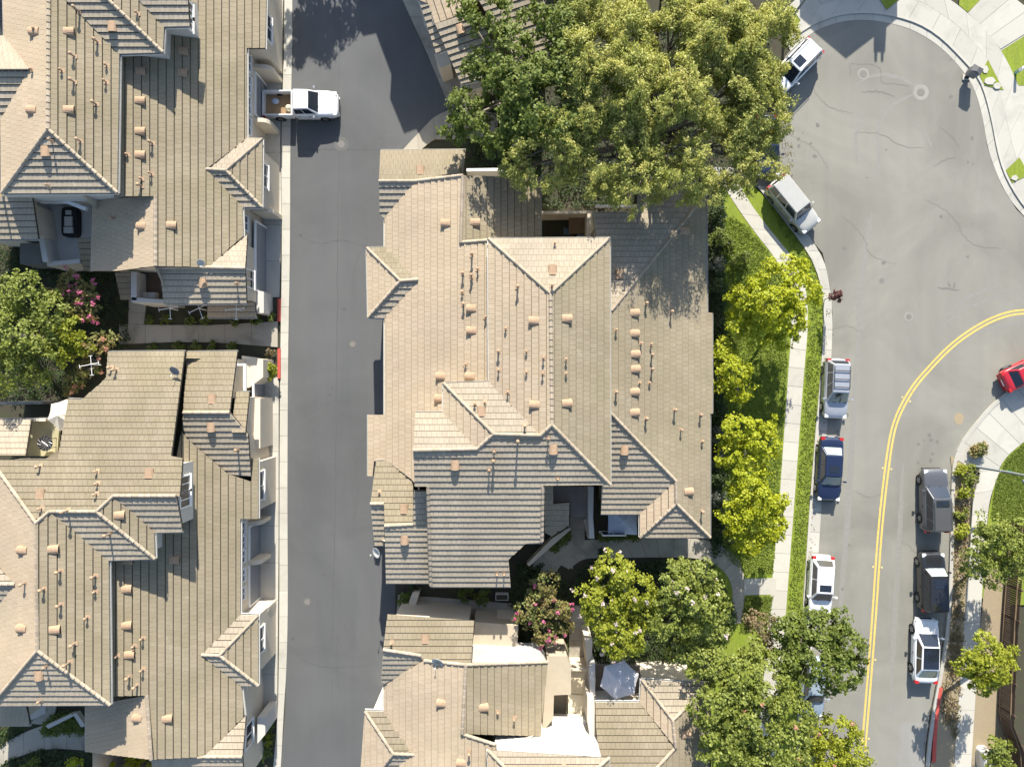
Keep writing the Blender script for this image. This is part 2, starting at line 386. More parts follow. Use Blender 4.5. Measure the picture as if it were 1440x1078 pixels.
# paint on the road
yl = [(1560, 445), (1480, 438), (1440, 438), (1421, 440), (1394, 449), (1364, 466), (1335, 488), (1311, 513), (1286, 541), (1270, 568), (1259, 592), (1252, 622), (1246.5, 663), (1242, 700), (1236, 762), (1229, 870), (1222, 960), (1214, 1056)]
c = resample(smoothline([W(*p) for p in yl]), 90)
for sgn in (-1, 1):
    b = MB()
    for i in range(90):
        ts = []
        for j in (i, i+1):
            t = (c[min(j+1, 90)]-c[max(j-1, 0)]).normalized(); ts.append(Vector((-t.y, t.x, 0)))
        o1, o2 = sgn*.14-.075, sgn*.14+.075
        q = [c[i]+ts[0]*o1, c[i+1]+ts[1]*o1, c[i+1]+ts[1]*o2, c[i]+ts[0]*o2]
        b.add([(v.x, v.y, .004) for v in q], [(0, 1, 2, 3)])
    b.build('yellow_line', M_yellow)['kind'] = 'structure'
for i in (36, 47, 62, 76, 88):
    t = (c[i+1]-c[i-1]).normalized(); n_ = Vector((-t.y, t.x, 0))
    for s in (-1, 1):
        q = c[i]+n_*.34*s; b = MB(); b.box(q.x-.06, q.y-.06, 0, q.x+.06, q.y+.06, .02)
        tag(b.build('road_marker', mat_flat('marker', (.7, .55, .2), .4) if 'marker' not in bpy.data.materials else bpy.data.materials['marker']), 'small reflective marker %s of the yellow line, %s' % ('left' if s > 0 else 'right', {36: 'topmost on curve', 47: 'at mid curve', 62: 'level with dark grey car', 76: 'level with white hatchback', 88: 'at its lower end'}[i]), 'road marker', 'markers along the yellow line')

# cracks, tyre marks and patches in the road
M_crack = mat_flat('crack filler', (.155, .15, .134), .85, .2)
M_skid = mat_plain('tyre mark', (.215, .21, .188), .85, .12, 4)
M_patchm = mat_asphalt('road patch', (.215, .21, .19), .5)
def ribbon(name, pts, wd, m, z=.004, jit=0.0, n=30):
    c = resample(smoothline([W(*p) for p in pts]), n); b = MB(); L = []
    for i, p in enumerate(c):
        t = (c[min(i+1, n)]-c[max(i-1, 0)]).normalized(); s = Vector((-t.y, t.x, 0)); ww = wd*math.sin(PI*(i+.6)/(n+1.2))**.5
        o = s*rnd.uniform(-jit, jit); L.append((p+s*ww/2+o, p-s*ww/2+o))
    for i in range(n):
        q = (L[i][0], L[i][1], L[i+1][1], L[i+1][0]); b.add([(v.x, v.y, z) for v in q], [(3, 2, 1, 0)])
    b.build(name, m)['kind'] = 'structure'
for pts, wd in [([(1195, 90), (1240, 91), (1237, 118), (1260, 118)], .05), ([(1212, 130), (1238, 128), (1258, 136)], .11), ([(1258, 118), (1280, 122)], .06), ([(1200, 188), (1215, 185), (1245, 190), (1262, 203), (1285, 209), (1300, 207)], .05),
                ([(1313, 235), (1328, 224), (1345, 222)], .07), ([(1322, 180), (1340, 192), (1350, 210)], .05), ([(1318, 404), (1332, 406), (1350, 408)], .14), ([(1333, 396), (1336, 404)], .1), ([(1343, 397), (1341, 405)], .1), ([(1195, 90), (1196, 108)], .05)]:
    ribbon('road_crack', pts, wd, M_crack, .005, .05)
for pts, wd in [([(1235, 205), (1233, 180), (1245, 158), (1262, 143), (1285, 132)], .3), ([(1205, 230), (1203, 190), (1212, 160)], .3), ([(1282, 172), (1300, 185), (1312, 210)], .2), ([(1235, 250), (1236, 205)], .3),
                ([(1205, 120), (1220, 108), (1245, 104), (1275, 112), (1298, 130)], .3), ([(1330, 445), (1345, 428), (1365, 415), (1400, 404)], .3), ([(1320, 465), (1340, 445), (1375, 425), (1440, 408)], .22), ([(1355, 480), (1385, 462), (1440, 452)], .3)]:
    ribbon('tyre_mark', pts, wd, M_skid, .003, .04, 24)
M_seam = mat_plain('tar seam', (.085, .087, .087), .9, .2, 3)
for pts, wd in [([(478, -40), (476, 200), (474, 500), (470, 800), (466, 1100)], .06), ([(408, 211), (460, 210), (545, 211)], .07), ([(410, 560), (440, 590), (446, 640), (470, 700)], .04), ([(520, 600), (500, 640), (505, 700), (488, 760)], .04), ([(404, 905), (440, 940), (520, 935)], .045), ([(520, 330), (495, 380), (500, 430)], .04), ([(415, 330), (450, 345), (480, 335), (520, 350)], .035), ([(500, 860), (470, 900), (478, 980)], .04)]:
    ribbon('tar_seam', pts, wd, M_seam, .004, .05, 60)
M_light = mat_plain('pale wear', (.30, .295, .265), .9, .1, 3)
for pts, wd in [([(1205, 470), (1200, 600), (1190, 760), (1178, 900)], .5), ([(1270, 650), (1262, 800), (1252, 1000)], .45), ([(1225, 300), (1210, 400), (1206, 500)], .5)]:
    ribbon('worn_wheel_track', pts, wd, M_skid, .0015+.0004*int(pts[0][0] % 7), .05, 40)
for pts in [([(1160, 470), (1190, 455), (1215, 470)]), ([(1200, 690), (1222, 700), (1240, 694)]), ([(1265, 760), (1290, 775), (1296, 800)]), ([(1180, 300), (1215, 330), (1222, 360), (1260, 372)]), ([(1300, 280), (1340, 300), (1360, 345), (1410, 350)]), ([(1110, 190), (1150, 210), (1165, 240)]), ([(1140, 120), (1160, 150), (1200, 160)])]:
    ribbon('road_crack', pts, .045, M_crack, .005, .09, 40)
rs = random.Random(3)
for k in range(46):
    x, y = rs.choice(((rs.uniform(1105, 1150), rs.uniform(170, 260)), (rs.uniform(1165, 1200), rs.uniform(440, 860)), (rs.uniform(1290, 1325), rs.uniform(600, 660)), (rs.uniform(410, 540), rs.uniform(60, 1060)), (rs.uniform(1180, 1380), rs.uniform(60, 420))))
    c = W(x, y); b = MB(); r = rs.uniform(.05, .2); b.prism([(c.x+r*math.cos(a)*rs.uniform(.5, 1.2), c.y+r*math.sin(a)*rs.uniform(.6, 1.3)) for a in [2*PI*j/8 for j in range(8)]], 0, .0045)
    b.build('oil_stain', M_seam if x < 600 else M_crack)['kind'] = 'structure'
sheet('road_patch', [(1265, 1016), (1302, 1015), (1298, 1150), (1256, 1150)], .004, M_patchm)
b = MB(); c = W(1349, 588); b.prism([(c.x+.42*math.cos(t)*rnd.uniform(.7, 1.1), c.y+.5*math.sin(t)*rnd.uniform(.7, 1.1)) for t in [2*PI*j/14 for j in range(14)]], 0, .005); b.build('sand_spill', M_dirt)['kind'] = 'structure'

# manhole covers
for i, (x, y, r, ring) in enumerate([(480, 203, .28, .55), (496, 484, .2, .3), (432, 846, .22, .36), (1295, 130, .3, .62), (1214, 104, .3, .45), (1240, 394, .18, .28), (1278, 445, .22, .36)]):
    c = W(x, y); t = thing('manhole', c, ['manhole cover in the alley beside the pickup truck', 'small valve cover in the middle of the alley', 'manhole cover low down in the alley', 'round manhole cover by the mailbox in the cul-de-sac', 'faint manhole cover near the middle of the cul-de-sac', 'small valve cover in the street above the silver car', 'round valve cover in the street by the yellow curve'][i], 'manhole')
    for nm, rr, z, m in (('collar', ring, .006, mat_concrete('collar %d' % i, (.125, .125, .12) if x < 700 else (.27, .26, .235), .5)), ('cover', r, .014, M_iron)):
        b = MB(); b.lathe([(rr, 0), (rr, z-.002), (rr*.94, z)], 24, Matrix.Translation(c)); b.build(nm, m, t)
# ------------------------------------------------------------------ houses
def clip(poly, ax, val, keep_ge):
    out = []
    for i in range(len(poly)):
        a, b = poly[i], poly[(i+1) % len(poly)]
        ia = (a[ax] >= val) if keep_ge else (a[ax] <= val); ib = (b[ax] >= val) if keep_ge else (b[ax] <= val)
        if ia: out.append(a)
        if ia != ib:
            t = (val-a[ax])/(b[ax]-a[ax]); out.append((a[0]+t*(b[0]-a[0]), a[1]+t*(b[1]-a[1])))
    q = []
    for p in out:
        if not q or abs(p[0]-q[-1][0])+abs(p[1]-q[-1][1]) > 1e-4: q.append(p)
    if len(q) > 1 and abs(q[0][0]-q[-1][0])+abs(q[0][1]-q[-1][1]) < 1e-4: q.pop()
    return q
def area(poly): return .5*sum(poly[i][0]*poly[(i+1) % len(poly)][1]-poly[(i+1) % len(poly)][0]*poly[i][1] for i in range(len(poly)))
def inside(p, poly):
    r = False; n = len(poly)
    for i in range(n):
        a, b = poly[i], poly[(i+1) % n]
        if (a[1] > p[1]) != (b[1] > p[1]) and p[0] < (b[0]-a[0])*(p[1]-a[1])/(b[1]-a[1])+a[0]: r = not r
    return r
def offset(poly, d):
    poly = ccw(poly); n = len(poly); out = []
    for i in range(n):
        a, b, c = Vector(poly[i-1]), Vector(poly[i]), Vector(poly[(i+1) % n])
        e1 = (b-a).normalized(); e2 = (c-b).normalized(); n1 = Vector((-e1.y, e1.x)); n2 = Vector((-e2.y, e2.x))
        k = 1+n1.dot(n2); out.append(b+(n1+n2)*(d/max(k, .35)))
    return out
DIRS = {'N': (0, 1), 'S': (0, -1), 'E': (1, 0), 'W': (-1, 0)}

class House:
    def __init__(s, name, base_px, label, group='tile roofed townhouses', cat='house'):
        s.root = thing(name, W(*base_px), label, cat, group); s.V = {}; s.F = []; s.C = []; s.edges = {}
    def zz(s, p):
        if len(p) == 3: return p[2]
        if tuple(p) in s.V: return s.V[tuple(p)]
        return s.spot(*p)[0].z
    def facet(s, d, pts, at, at2=None, pitch=.35, L=None, tile=TO, gutter=True, cap=True, tw=.33):
        d2 = Vector(DIRS[d] if isinstance(d, str) else d).normalized()
        q0 = W(at[0], at[1], s.zz(at))
        if at2 is not None:
            q1 = W(at2[0], at2[1], s.zz(at2)); pitch = (q0.z-q1.z)/(d2.dot(q1.to_2d()-q0.to_2d()))
        u2 = Vector((-d2.y, d2.x)); P3 = []
        for p in pts:
            g = W(p[0], p[1], 0).to_2d(); dq = d2.dot(g)
            z = (q0.z-pitch*dq+pitch*d2.dot(q0.to_2d()))/(1-pitch*dq/H); v = W(p[0], p[1], z); P3.append(v)
            if tuple(p) in s.V and abs(s.V[tuple(p)]-z) > .35: print('ridge gap', s.root.name, d, p, round(s.V[tuple(p)], 2), round(z, 2))
            s.V.setdefault(tuple(p), z)
        sl = math.sqrt(1+pitch*pitch)
        U = Vector((u2.x, u2.y, 0)); V = Vector((-d2.x, -d2.y, pitch))/sl; Nn = Vector((pitch*d2.x, pitch*d2.y, 1))/sl
        pts = list(pts)
        O = P3[0]; ab = [((v-O).dot(U), (v-O).dot(V)) for v in P3]
        if area(ab) < 0: ab = ab[::-1]; P3 = P3[::-1]; pts = pts[::-1]
        fid = len(s.F)
        n = len(ab); vs = [O+U*a+V*b for a, b in ab]; vs = [v-Nn*.02 for v in vs]+[v-Nn*.16 for v in vs]
        ro = mesh('roof', vs, [tuple(range(n)), tuple(range(2*n-1, n-1, -1))]+[(i, n+i, n+(i+1) % n, (i+1) % n) for i in range(n)], M_under, s.root)
        s.F.append(dict(px=[tuple(p[:2]) for p in pts], xy=[v.to_2d() for v in P3], O=O, d=d2, p=pitch, U=U, V=V, N=Nn, ro=ro))
        L = L or (.5 if abs(d2.x) > .7 else .43)
        bmin = min(b for a, b in ab); bmax = max(b for a, b in ab); i = 0; b0 = bmin
        while b0 < bmax-.02:
            band = clip(clip(ab, 1, b0, True), 1, b0+L, False)
            if len(band) >= 3:
                amin = min(a for a, b in band); amax = max(a for a, b in band); vs = []; fs = []; ar = 0
                a0 = math.floor(amin/tw)*tw-(tw/2 if i % 2 else 0)
                cj = rnd.uniform(-.004, .004)
                while a0 < amax:
                    t = clip(clip(clip(band, 0, a0+.005, True), 0, a0+tw-.005, False), 1, b0+L-.05, False)
                    if len(t) >= 3 and abs(area(t)) > .006:
                        if fs and a0-last > tw*1.5: s.C.append((ar, fid, vs, fs, tile)); vs = []; fs = []; ar = 0
                        last = a0
                        ar += abs(area(t)); lo = .08+cj+rnd.uniform(-.004, .004); k = len(vs); m = len(t)
                        for a, b in t: vs.append(O+U*a+V*b+Nn*(lo+(.012-lo)*(b-b0)/L))
                        for a, b in t: vs.append(O+U*a+V*b-Nn*.015)
                        fs.append(tuple(range(k, k+m)))
                        for j in range(m): fs.append((k+j, k+m+j, k+m+(j+1) % m, k+(j+1) % m))
                    a0 += tw
                if fs: s.C.append((ar, fid, vs, fs, tile))
            b0 += L; i += 1
        cen = Vector((sum(a for a, b in ab)/n, sum(b for a, b in ab)/n))
        for i in range(n):
            (a1, b1), (a2, b2) = ab[i], ab[(i+1) % n]
            key = frozenset((tuple(pts[i][:2]), tuple(pts[(i+1) % n][:2])))
            if cap:
                if key in s.edges:
                    f = s.F[s.edges[key]]; c3 = O+U*cen.x+V*cen.y
                    if (c3-f['O']).dot(f['N']) < -.12: s.cap(P3[i], P3[(i+1) % n])
                else: s.edges[key] = fid
            if gutter and abs(b1-b2) < .3 and abs(a1-a2) > .7 and b1 < cen.y and b2 < cen.y and a2 > a1:
                p, q = O+U*a1+V*b1, O+U*a2+V*b2; b = MB(); e = (q-p).normalized(); o = Vector((d2.x, d2.y, 0))
                M = Matrix((( e.x, o.x, 0, p.x), (e.y, o.y, 0, p.y), (e.z, 0, 1, p.z), (0, 0, 0, 1))); ln = (q-p).length
                b.box(0, -.01, -.16, ln, .10, -.145, M); b.box(0, .085, -.145, ln, .10, -.02, M); b.box(0, -.01, -.145, ln, .004, -.025, M)
                b.build('gutter', M_gut, s.root)
        return s
    def cap(s, p, q, w=.24):
        p, q = Vector(p), Vector(q); ln = (q-p).length; n = max(1, round(ln/.42)); e = (q-p).normalized()
        if e.z < 0: p, q, e = q, p, -e
        sd = e.cross(Vector((0, 0, 1))).normalized(); up = sd.cross(e); b = MB()
        for i in range(n):
            r0 = p+e*(ln*i/n); r1 = p+e*(ln*(i+1)/n+.02); a, c = [], []
            for t in (-1, -.75, -.3, .3, .75, 1):
                hh = (1-abs(t)**1.6)*.12
                a.append(r0+sd*t*w*.55+up*(hh+.045+.02)); c.append(r1+sd*t*w*.48+up*(hh+.02))
            k = len(b.v); b.v += a+c
            for j in range(5): b.f.append((k+j, k+j+1, k+6+j+1, k+6+j))
            b.f.append((k+5, k+4, k+3, k+2, k+1, k)); b.f.append((k, k+6, k+11, k+5))
        b.build('ridge_cap', M_cap, s.root)
    def capx(s, *pts):
        for a, c in zip(pts, pts[1:]): s.cap(W(a[0], a[1], s.zz(a)), W(c[0], c[1], s.zz(c)))
    def finish(s, keep=285):
        s.C.sort(key=lambda c: -c[0]); rest = {}
        for ar, fid, vs, fs, m in s.C[:keep]: mesh('tile_course', vs, fs, m, s.F[fid]['ro'])
        for ar, fid, vs, fs, m in s.C[keep:]:
            b = rest.setdefault((fid, m.name), (MB(), m)); b[0].add(vs, fs)
        for (fid, _), (b, m) in rest.items(): b.build('roof_tiles', m, s.F[fid]['ro'])['kind'] = 'stuff'
    def roof_at(s, xy, low=True):
        zs = [f['O'].z-f['p']*f['d'].dot(Vector(xy)-f['O'].to_2d()) for f in s.F if inside(xy, f['xy'])]
        return (min(zs) if low else max(zs)) if zs else None
    def walls(s, pts, z, base=0.0, inset=.4, m=M_stucco, low=True, name='wall'):
        P = [W(p[0], p[1], z).to_2d() for p in pts]; P = offset(P, inset); b = MB(); Q = []
        for i in range(len(P)):
            a, c = P[i], P[(i+1) % len(P)]; k = max(1, int((c-a).length/1.2))
            for j in range(k): Q.append(a.lerp(c, j/k))
        T = []
        for p in Q:
            r = s.roof_at(p, low); T.append((r-.17) if r is not None else None)
        for i in range(len(T)):
            if T[i] is None: T[i] = z-.1
            if not low: T[i] = min(T[i], z+.5)
            T[i] = max(T[i], base+.2)
        n = len(Q); vs = [(p.x, p.y, base) for p in Q]+[(p.x, p.y, t) for p, t in zip(Q, T)]
        mesh(name, vs, [(i, (i+1) % n, n+(i+1) % n, n+i) for i in range(n)], m, s.root)
        return P
    def spot(s, x, y):
        best = None
        for f in s.F:
            if inside((x, y), f['px']):
                g = W(x, y, 0).to_2d(); dq = f['d'].dot(g); z0 = f['O'].z; z = (z0-f['p']*dq+f['p']*f['d'].dot(f['O'].to_2d()))/(1-f['p']*dq/H)
                if best is None or z > best[0].z: best = (W(x, y, z), f)
        return best
    def vents(s, L):
        for x, y in L:
            h = s.spot(x, y)
            if not h: print('vent off roof', s.root.name, x, y); continue
            p, f = h; X = f['U']; Y = -f['V']; Z = f['N']
            o = bpy.data.objects.new('roof_vent', VENT); COL.objects.link(o); adopt(o, s.root)
            M = Matrix(((X.x, Y.x, Z.x, p.x), (X.y, Y.y, Z.y, p.y), (X.z, Y.z, Z.z, p.z), (0, 0, 0, 1))); o.matrix_basis = M
            c = bpy.data.objects.new('mouth', VENTM); COL.objects.link(c); c.parent = o
    def pipes(s, L):
        for t in L:
            x, y = t[:2]; hgt = t[2] if len(t) > 2 else rnd.choice((.35, .45, .6))
            h = s.spot(x, y)
            if not h: print('pipe off roof', s.root.name, x, y); continue
            p, f = h; hgt *= .85; r = .045 if hgt < .45 else .06
            b = MB(); b.lathe([(r, -.2), (r, hgt)], 9, Matrix.Translation(p))
            o = b.build('vent_pipe', M_pipe, s.root)
            b = MB()
            b.lathe([(r*1.2, hgt-.06), (r*1.9, hgt-.04), (r*1.9, hgt+.04), (r*.8, hgt+.1)], 9, Matrix.Translation(p)); b.build('cowl', M_vent, o)
            b = MB(); X, Y, Z = f['U'], -f['V'], f['N']; M = Matrix(((X.x, Y.x, Z.x, p.x), (X.y, Y.y, Z.y, p.y), (X.z, Y.z, Z.z, p.z), (0, 0, 0, 1)))
            b.box(-.13, -.15, .04, .13, .15, .07, M); b.build('flashing', M_vent, o)
    def window(s, c, ang, wd, hg, bars=1, sill=True):
        """window whose outside faces along angle ang; c = centre on the wall"""
        M = Matrix.Translation(Vector(c)) @ Matrix.Rotation(ang, 4, 'Z')
        f = MB()
        for a in ((-wd/2-.09, -hg/2-.09, wd/2+.09, -hg/2), (-wd/2-.09, hg/2, wd/2+.09, hg/2+.09), (-wd/2-.09, -hg/2, -wd/2, hg/2), (wd/2, -hg/2, wd/2+.09, hg/2)):
            f.box(-.02, a[0], a[1], .07, a[2], a[3], M)
        for i in range(bars):
            y = -wd/2+wd*(i+1)/(bars+1); f.box(-.02, y-.03, -hg/2, .055, y+.03, hg/2, M)
        o = f.build('window', M_trim, s.root)
        g = MB(); g.box(.0, -wd/2, -hg/2, .025, wd/2, hg/2, M); g.build('pane', M_glass, o)
        if sill:
            g = MB(); g.box(-.02, -wd/2-.14, -hg/2-.16, .13, wd/2+.14, -hg/2-.092, M); g.build('sill', M_trim, o)
    def garage(s, x, y0, y1, hg=2.2):
        """panelled garage door in an east wall"""
        f = MB()
        for a in ((y0-.15, 0, y0, hg+.15), (y1, 0, y1+.15, hg+.15), (y0, hg, y1, hg+.15)): f.box(x-.05, a[0], a[1], x+.09, a[2], a[3])
        o = f.build('garage_door', M_trim, s.root)
        for i in range(4):
            b = MB(); b.box(x-.03, y0, i*hg/4+.01, x+.045, y1, (i+1)*hg/4-.015); b.build('door_panel', M_gdoor, o)
    def fin(s, x0, x1, y, hg, th=.3, m=M_stucco, name='wing_wall'):
        """short wall with a rounded top sticking out between garages"""
        b = MB(); pr = [(x0, 0), (x1, 0), (x1, hg*.72)]+[(x1-(x1-x0)*.5*(1-math.cos(t)), hg*.72+hg*.28*math.sin(t)) for t in (.4, .8, 1.2, PI/2)]+[(x0, hg)]
        n = len(pr); vs = [(x, y-th/2, z) for x, z in pr]+[(x, y+th/2, z) for x, z in pr]
        b.add(vs, [tuple(range(n)), tuple(range(2*n-1, n-1, -1))]+[(i, n+i, n+(i+1) % n, (i+1) % n) for i in range(n)])
        b.build(name, m, s.root)
    def block(s, name, px, z0, z1, m, zr=None):
        """parapet, wall or deck traced at its top height"""
        b = MB(); b.prism(ccw([W(x, y, z1 if zr is None else zr).to_2d() for x, y in px]), z0, z1); return b.build(name, m, s.root)

# one half-barrel clay roof vent and a black sheet painting the shade in its mouth, shared by every copy
def _vent():
    b = MB(); n = 8; r0 = []; r1 = []; q0 = []; q1 = []
    for k in range(n+1):
        t = PI*k/n
        r0.append((-.31*math.cos(t), .32, .02+.31*math.sin(t)**.8)); r1.append((-.25*math.cos(t), -.32, .02+.09*math.sin(t)))
        q0.append((-.265*math.cos(t), .322, .02+.26*math.sin(t)**.8))
    N_ = n+1; vs = r0+r1; fs = [(k, k+1, N_+k+1, N_+k) for k in range(n)]
    fs += [tuple(range(N_-1, -1, -1))]
    me = bpy.data.meshes.new('roof_vent'); me.from_pydata(vs, [], fs); me.materials.append(M_vent)
    mm = bpy.data.meshes.new('mouth'); mm.from_pydata([(x, y+.004, z) for x, y, z in q0], [], [tuple(range(N_-1, -1, -1))]); mm.materials.append(M_dark)
    return me, mm
VENT, VENTM = _vent()
Z1, Z2 = 4.8, 8.2

# ---- house in the middle
h = House('townhouse', (770, 560), 'large tile roofed townhouse block in the centre, between the alley and the street lawn')
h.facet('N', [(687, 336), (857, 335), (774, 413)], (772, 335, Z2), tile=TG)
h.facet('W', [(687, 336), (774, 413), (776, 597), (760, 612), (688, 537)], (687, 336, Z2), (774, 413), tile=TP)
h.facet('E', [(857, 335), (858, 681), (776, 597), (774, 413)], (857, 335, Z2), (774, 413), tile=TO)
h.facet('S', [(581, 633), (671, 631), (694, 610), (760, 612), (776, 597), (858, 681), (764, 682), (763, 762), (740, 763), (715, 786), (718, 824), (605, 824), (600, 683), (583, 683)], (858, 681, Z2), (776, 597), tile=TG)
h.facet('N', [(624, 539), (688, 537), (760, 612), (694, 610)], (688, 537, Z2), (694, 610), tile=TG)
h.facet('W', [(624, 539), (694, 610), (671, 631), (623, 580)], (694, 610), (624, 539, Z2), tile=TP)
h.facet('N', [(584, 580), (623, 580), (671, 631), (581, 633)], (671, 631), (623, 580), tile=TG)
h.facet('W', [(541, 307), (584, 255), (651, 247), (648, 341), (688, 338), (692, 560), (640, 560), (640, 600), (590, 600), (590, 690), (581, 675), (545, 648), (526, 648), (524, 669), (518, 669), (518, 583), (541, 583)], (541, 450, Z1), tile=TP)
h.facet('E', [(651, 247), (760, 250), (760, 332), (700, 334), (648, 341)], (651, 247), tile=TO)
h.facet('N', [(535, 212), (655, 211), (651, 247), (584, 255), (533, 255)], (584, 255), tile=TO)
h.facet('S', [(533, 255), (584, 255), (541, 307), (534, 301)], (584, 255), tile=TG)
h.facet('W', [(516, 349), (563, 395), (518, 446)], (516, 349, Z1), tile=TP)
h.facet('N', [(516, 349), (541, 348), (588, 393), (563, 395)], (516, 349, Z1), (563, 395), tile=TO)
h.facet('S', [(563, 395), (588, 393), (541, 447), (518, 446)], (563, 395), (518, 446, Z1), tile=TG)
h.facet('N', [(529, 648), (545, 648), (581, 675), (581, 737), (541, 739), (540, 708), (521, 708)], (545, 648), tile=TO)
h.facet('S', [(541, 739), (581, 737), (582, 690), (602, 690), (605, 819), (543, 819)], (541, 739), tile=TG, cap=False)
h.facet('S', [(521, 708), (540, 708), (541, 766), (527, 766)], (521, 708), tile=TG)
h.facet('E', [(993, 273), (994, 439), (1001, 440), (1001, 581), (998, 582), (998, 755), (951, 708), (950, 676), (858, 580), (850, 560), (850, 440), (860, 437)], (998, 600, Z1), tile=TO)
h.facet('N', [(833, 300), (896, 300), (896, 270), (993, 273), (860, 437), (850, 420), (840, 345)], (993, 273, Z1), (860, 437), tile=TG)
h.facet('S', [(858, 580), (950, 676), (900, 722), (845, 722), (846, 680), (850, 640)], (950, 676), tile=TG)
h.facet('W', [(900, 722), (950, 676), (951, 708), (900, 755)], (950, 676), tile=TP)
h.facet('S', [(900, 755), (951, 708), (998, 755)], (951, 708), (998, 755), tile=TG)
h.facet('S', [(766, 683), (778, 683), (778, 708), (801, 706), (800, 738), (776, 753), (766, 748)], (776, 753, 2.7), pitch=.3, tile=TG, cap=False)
h.capx((648, 341), (688, 338)); h.capx((602, 685), (606, 822)); h.capx((763, 684), (762, 760)); h.capx((541, 739), (581, 737)); h.capx((584, 255), (651, 247))
h.walls([(537, 214), (655, 214), (655, 252), (760, 252), (760, 333), (833, 333), (833, 302), (896, 302), (896, 273), (993, 275), (998, 755), (900, 755), (900, 722), (846, 722), (846, 683), (764, 683), (763, 762), (740, 763), (715, 786), (717, 822), (543, 819), (541, 766), (527, 766), (521, 700), (519, 669), (518, 583), (541, 583), (541, 447), (518, 446), (516, 349), (541, 348), (541, 302), (536, 300)], Z1)
h.walls([(687, 336), (857, 335), (858, 681), (583, 683), (584, 580), (624, 580), (624, 539), (688, 537)], Z2, 5.0, low=False)
h.vents([(891, 440), (891, 469), (892, 498), (892, 519), (891, 551), (891, 580), (878, 631), (967, 691), (871, 387), (961, 325), (752, 451), (753, 569), (796, 448), (796, 567), (777, 381), (778, 630), (640, 652), (677, 579),
         (628, 314), (667, 313), (664, 434), (664, 465), (662, 529), (621, 529), (619, 560), (568, 716), (569, 757), (591, 241)])
h.pipes([(664, 359, .8), (651, 385), (663, 388, .7), (672, 379), (650, 411), (652, 428), (655, 512), (664, 392), (728, 404, .7), (711, 462), (701, 494), (701, 520), (740, 494), (740, 523), (764, 503), (763, 525), (714, 551), (738, 598), (668, 567, .5), (682, 565, .5), (683, 446),
         (796, 505), (796, 525), (866, 464), (866, 551), (901, 483), (915, 484), (899, 538), (913, 538), (908, 427), (943, 439, .7), (948, 576, .7), (957, 604, .5), (984, 583), (987, 620), (908, 588), (916, 499), (916, 519), (728, 619, .9), (695, 634, .5), (694, 647, .6), (688, 660), (771, 616, .5), (784, 673), (699, 806, .5), (709, 806, .5), (534, 691), (986, 718), (780, 343), (776, 402)])
h.window(W(862, 755, 2.2)+Vector((0, .3, 0)), -PI/2, 1.6, 1.2)
h.block('porch_roof', [(779, 684), (827, 684), (827, 727), (802, 727), (802, 706), (779, 708)], 2.3, 2.5, mat_plain('porch felt', (.20, .175, .15), .9))
h.block('parapet', [(827.5, 684), (835, 684), (834, 727), (836, 757), (829, 757), (827.5, 727)], 0, 3.2, M_white)
h.block('parapet', [(776, 757), (801, 741), (803, 744), (744, 796), (741, 793)], 0, 1.0, M_stucco)
h.block('parapet', [(822, 728), (829, 742), (830, 757), (827, 757), (826, 744), (821, 732)], 0, 1.1, M_stucco)
h.block('patio_wall', [(762, 297), (833, 296), (833, 300), (762, 301)], 0, 2.0, M_stucco)
h.block('patio_wall', [(826, 300), (831, 300), (831, 334), (826, 334)], 0, 2.6, M_stucco)
h.block('patio_rail', [(838, 288), (896, 288), (896, 291), (838, 291)], 1.6, 1.9, M_trim)
h.block('patio_rail', [(656, 237), (712, 236), (712, 240), (656, 241)], 0, 1.9, M_trim)
h.finish()
mid = h

# ---- house top left
h = House('townhouse', (180, 160), 'tile roofed townhouse block at the top left with a pickup at its garage')
A = h.facet
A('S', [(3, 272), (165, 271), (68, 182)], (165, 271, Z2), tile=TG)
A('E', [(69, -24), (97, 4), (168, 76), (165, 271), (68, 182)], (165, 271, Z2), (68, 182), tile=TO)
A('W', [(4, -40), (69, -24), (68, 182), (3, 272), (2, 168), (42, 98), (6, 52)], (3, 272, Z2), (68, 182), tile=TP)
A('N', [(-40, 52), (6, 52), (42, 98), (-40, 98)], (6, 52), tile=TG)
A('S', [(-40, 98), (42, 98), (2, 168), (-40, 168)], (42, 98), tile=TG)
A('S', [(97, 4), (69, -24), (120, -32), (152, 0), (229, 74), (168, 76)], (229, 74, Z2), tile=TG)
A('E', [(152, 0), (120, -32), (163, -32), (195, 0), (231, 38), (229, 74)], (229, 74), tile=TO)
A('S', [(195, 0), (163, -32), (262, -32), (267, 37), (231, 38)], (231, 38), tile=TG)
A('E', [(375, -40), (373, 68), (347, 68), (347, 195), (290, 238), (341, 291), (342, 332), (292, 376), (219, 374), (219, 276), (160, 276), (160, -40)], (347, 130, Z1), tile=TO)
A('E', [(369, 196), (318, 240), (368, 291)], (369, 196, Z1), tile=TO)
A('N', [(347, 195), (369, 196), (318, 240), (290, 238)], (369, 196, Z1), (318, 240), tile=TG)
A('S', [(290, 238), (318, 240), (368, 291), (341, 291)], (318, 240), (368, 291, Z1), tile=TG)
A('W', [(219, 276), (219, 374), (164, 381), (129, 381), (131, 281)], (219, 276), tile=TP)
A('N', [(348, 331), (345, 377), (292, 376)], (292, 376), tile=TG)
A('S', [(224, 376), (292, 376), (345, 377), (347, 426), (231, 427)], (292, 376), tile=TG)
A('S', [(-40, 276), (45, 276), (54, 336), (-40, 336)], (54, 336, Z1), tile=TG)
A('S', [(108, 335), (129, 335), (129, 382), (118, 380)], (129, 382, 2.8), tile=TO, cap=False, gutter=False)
A('S', [(162, 383), (184, 384), (184, 421), (170, 421)], (184, 421, 2.6), tile=TO, cap=False, gutter=False)
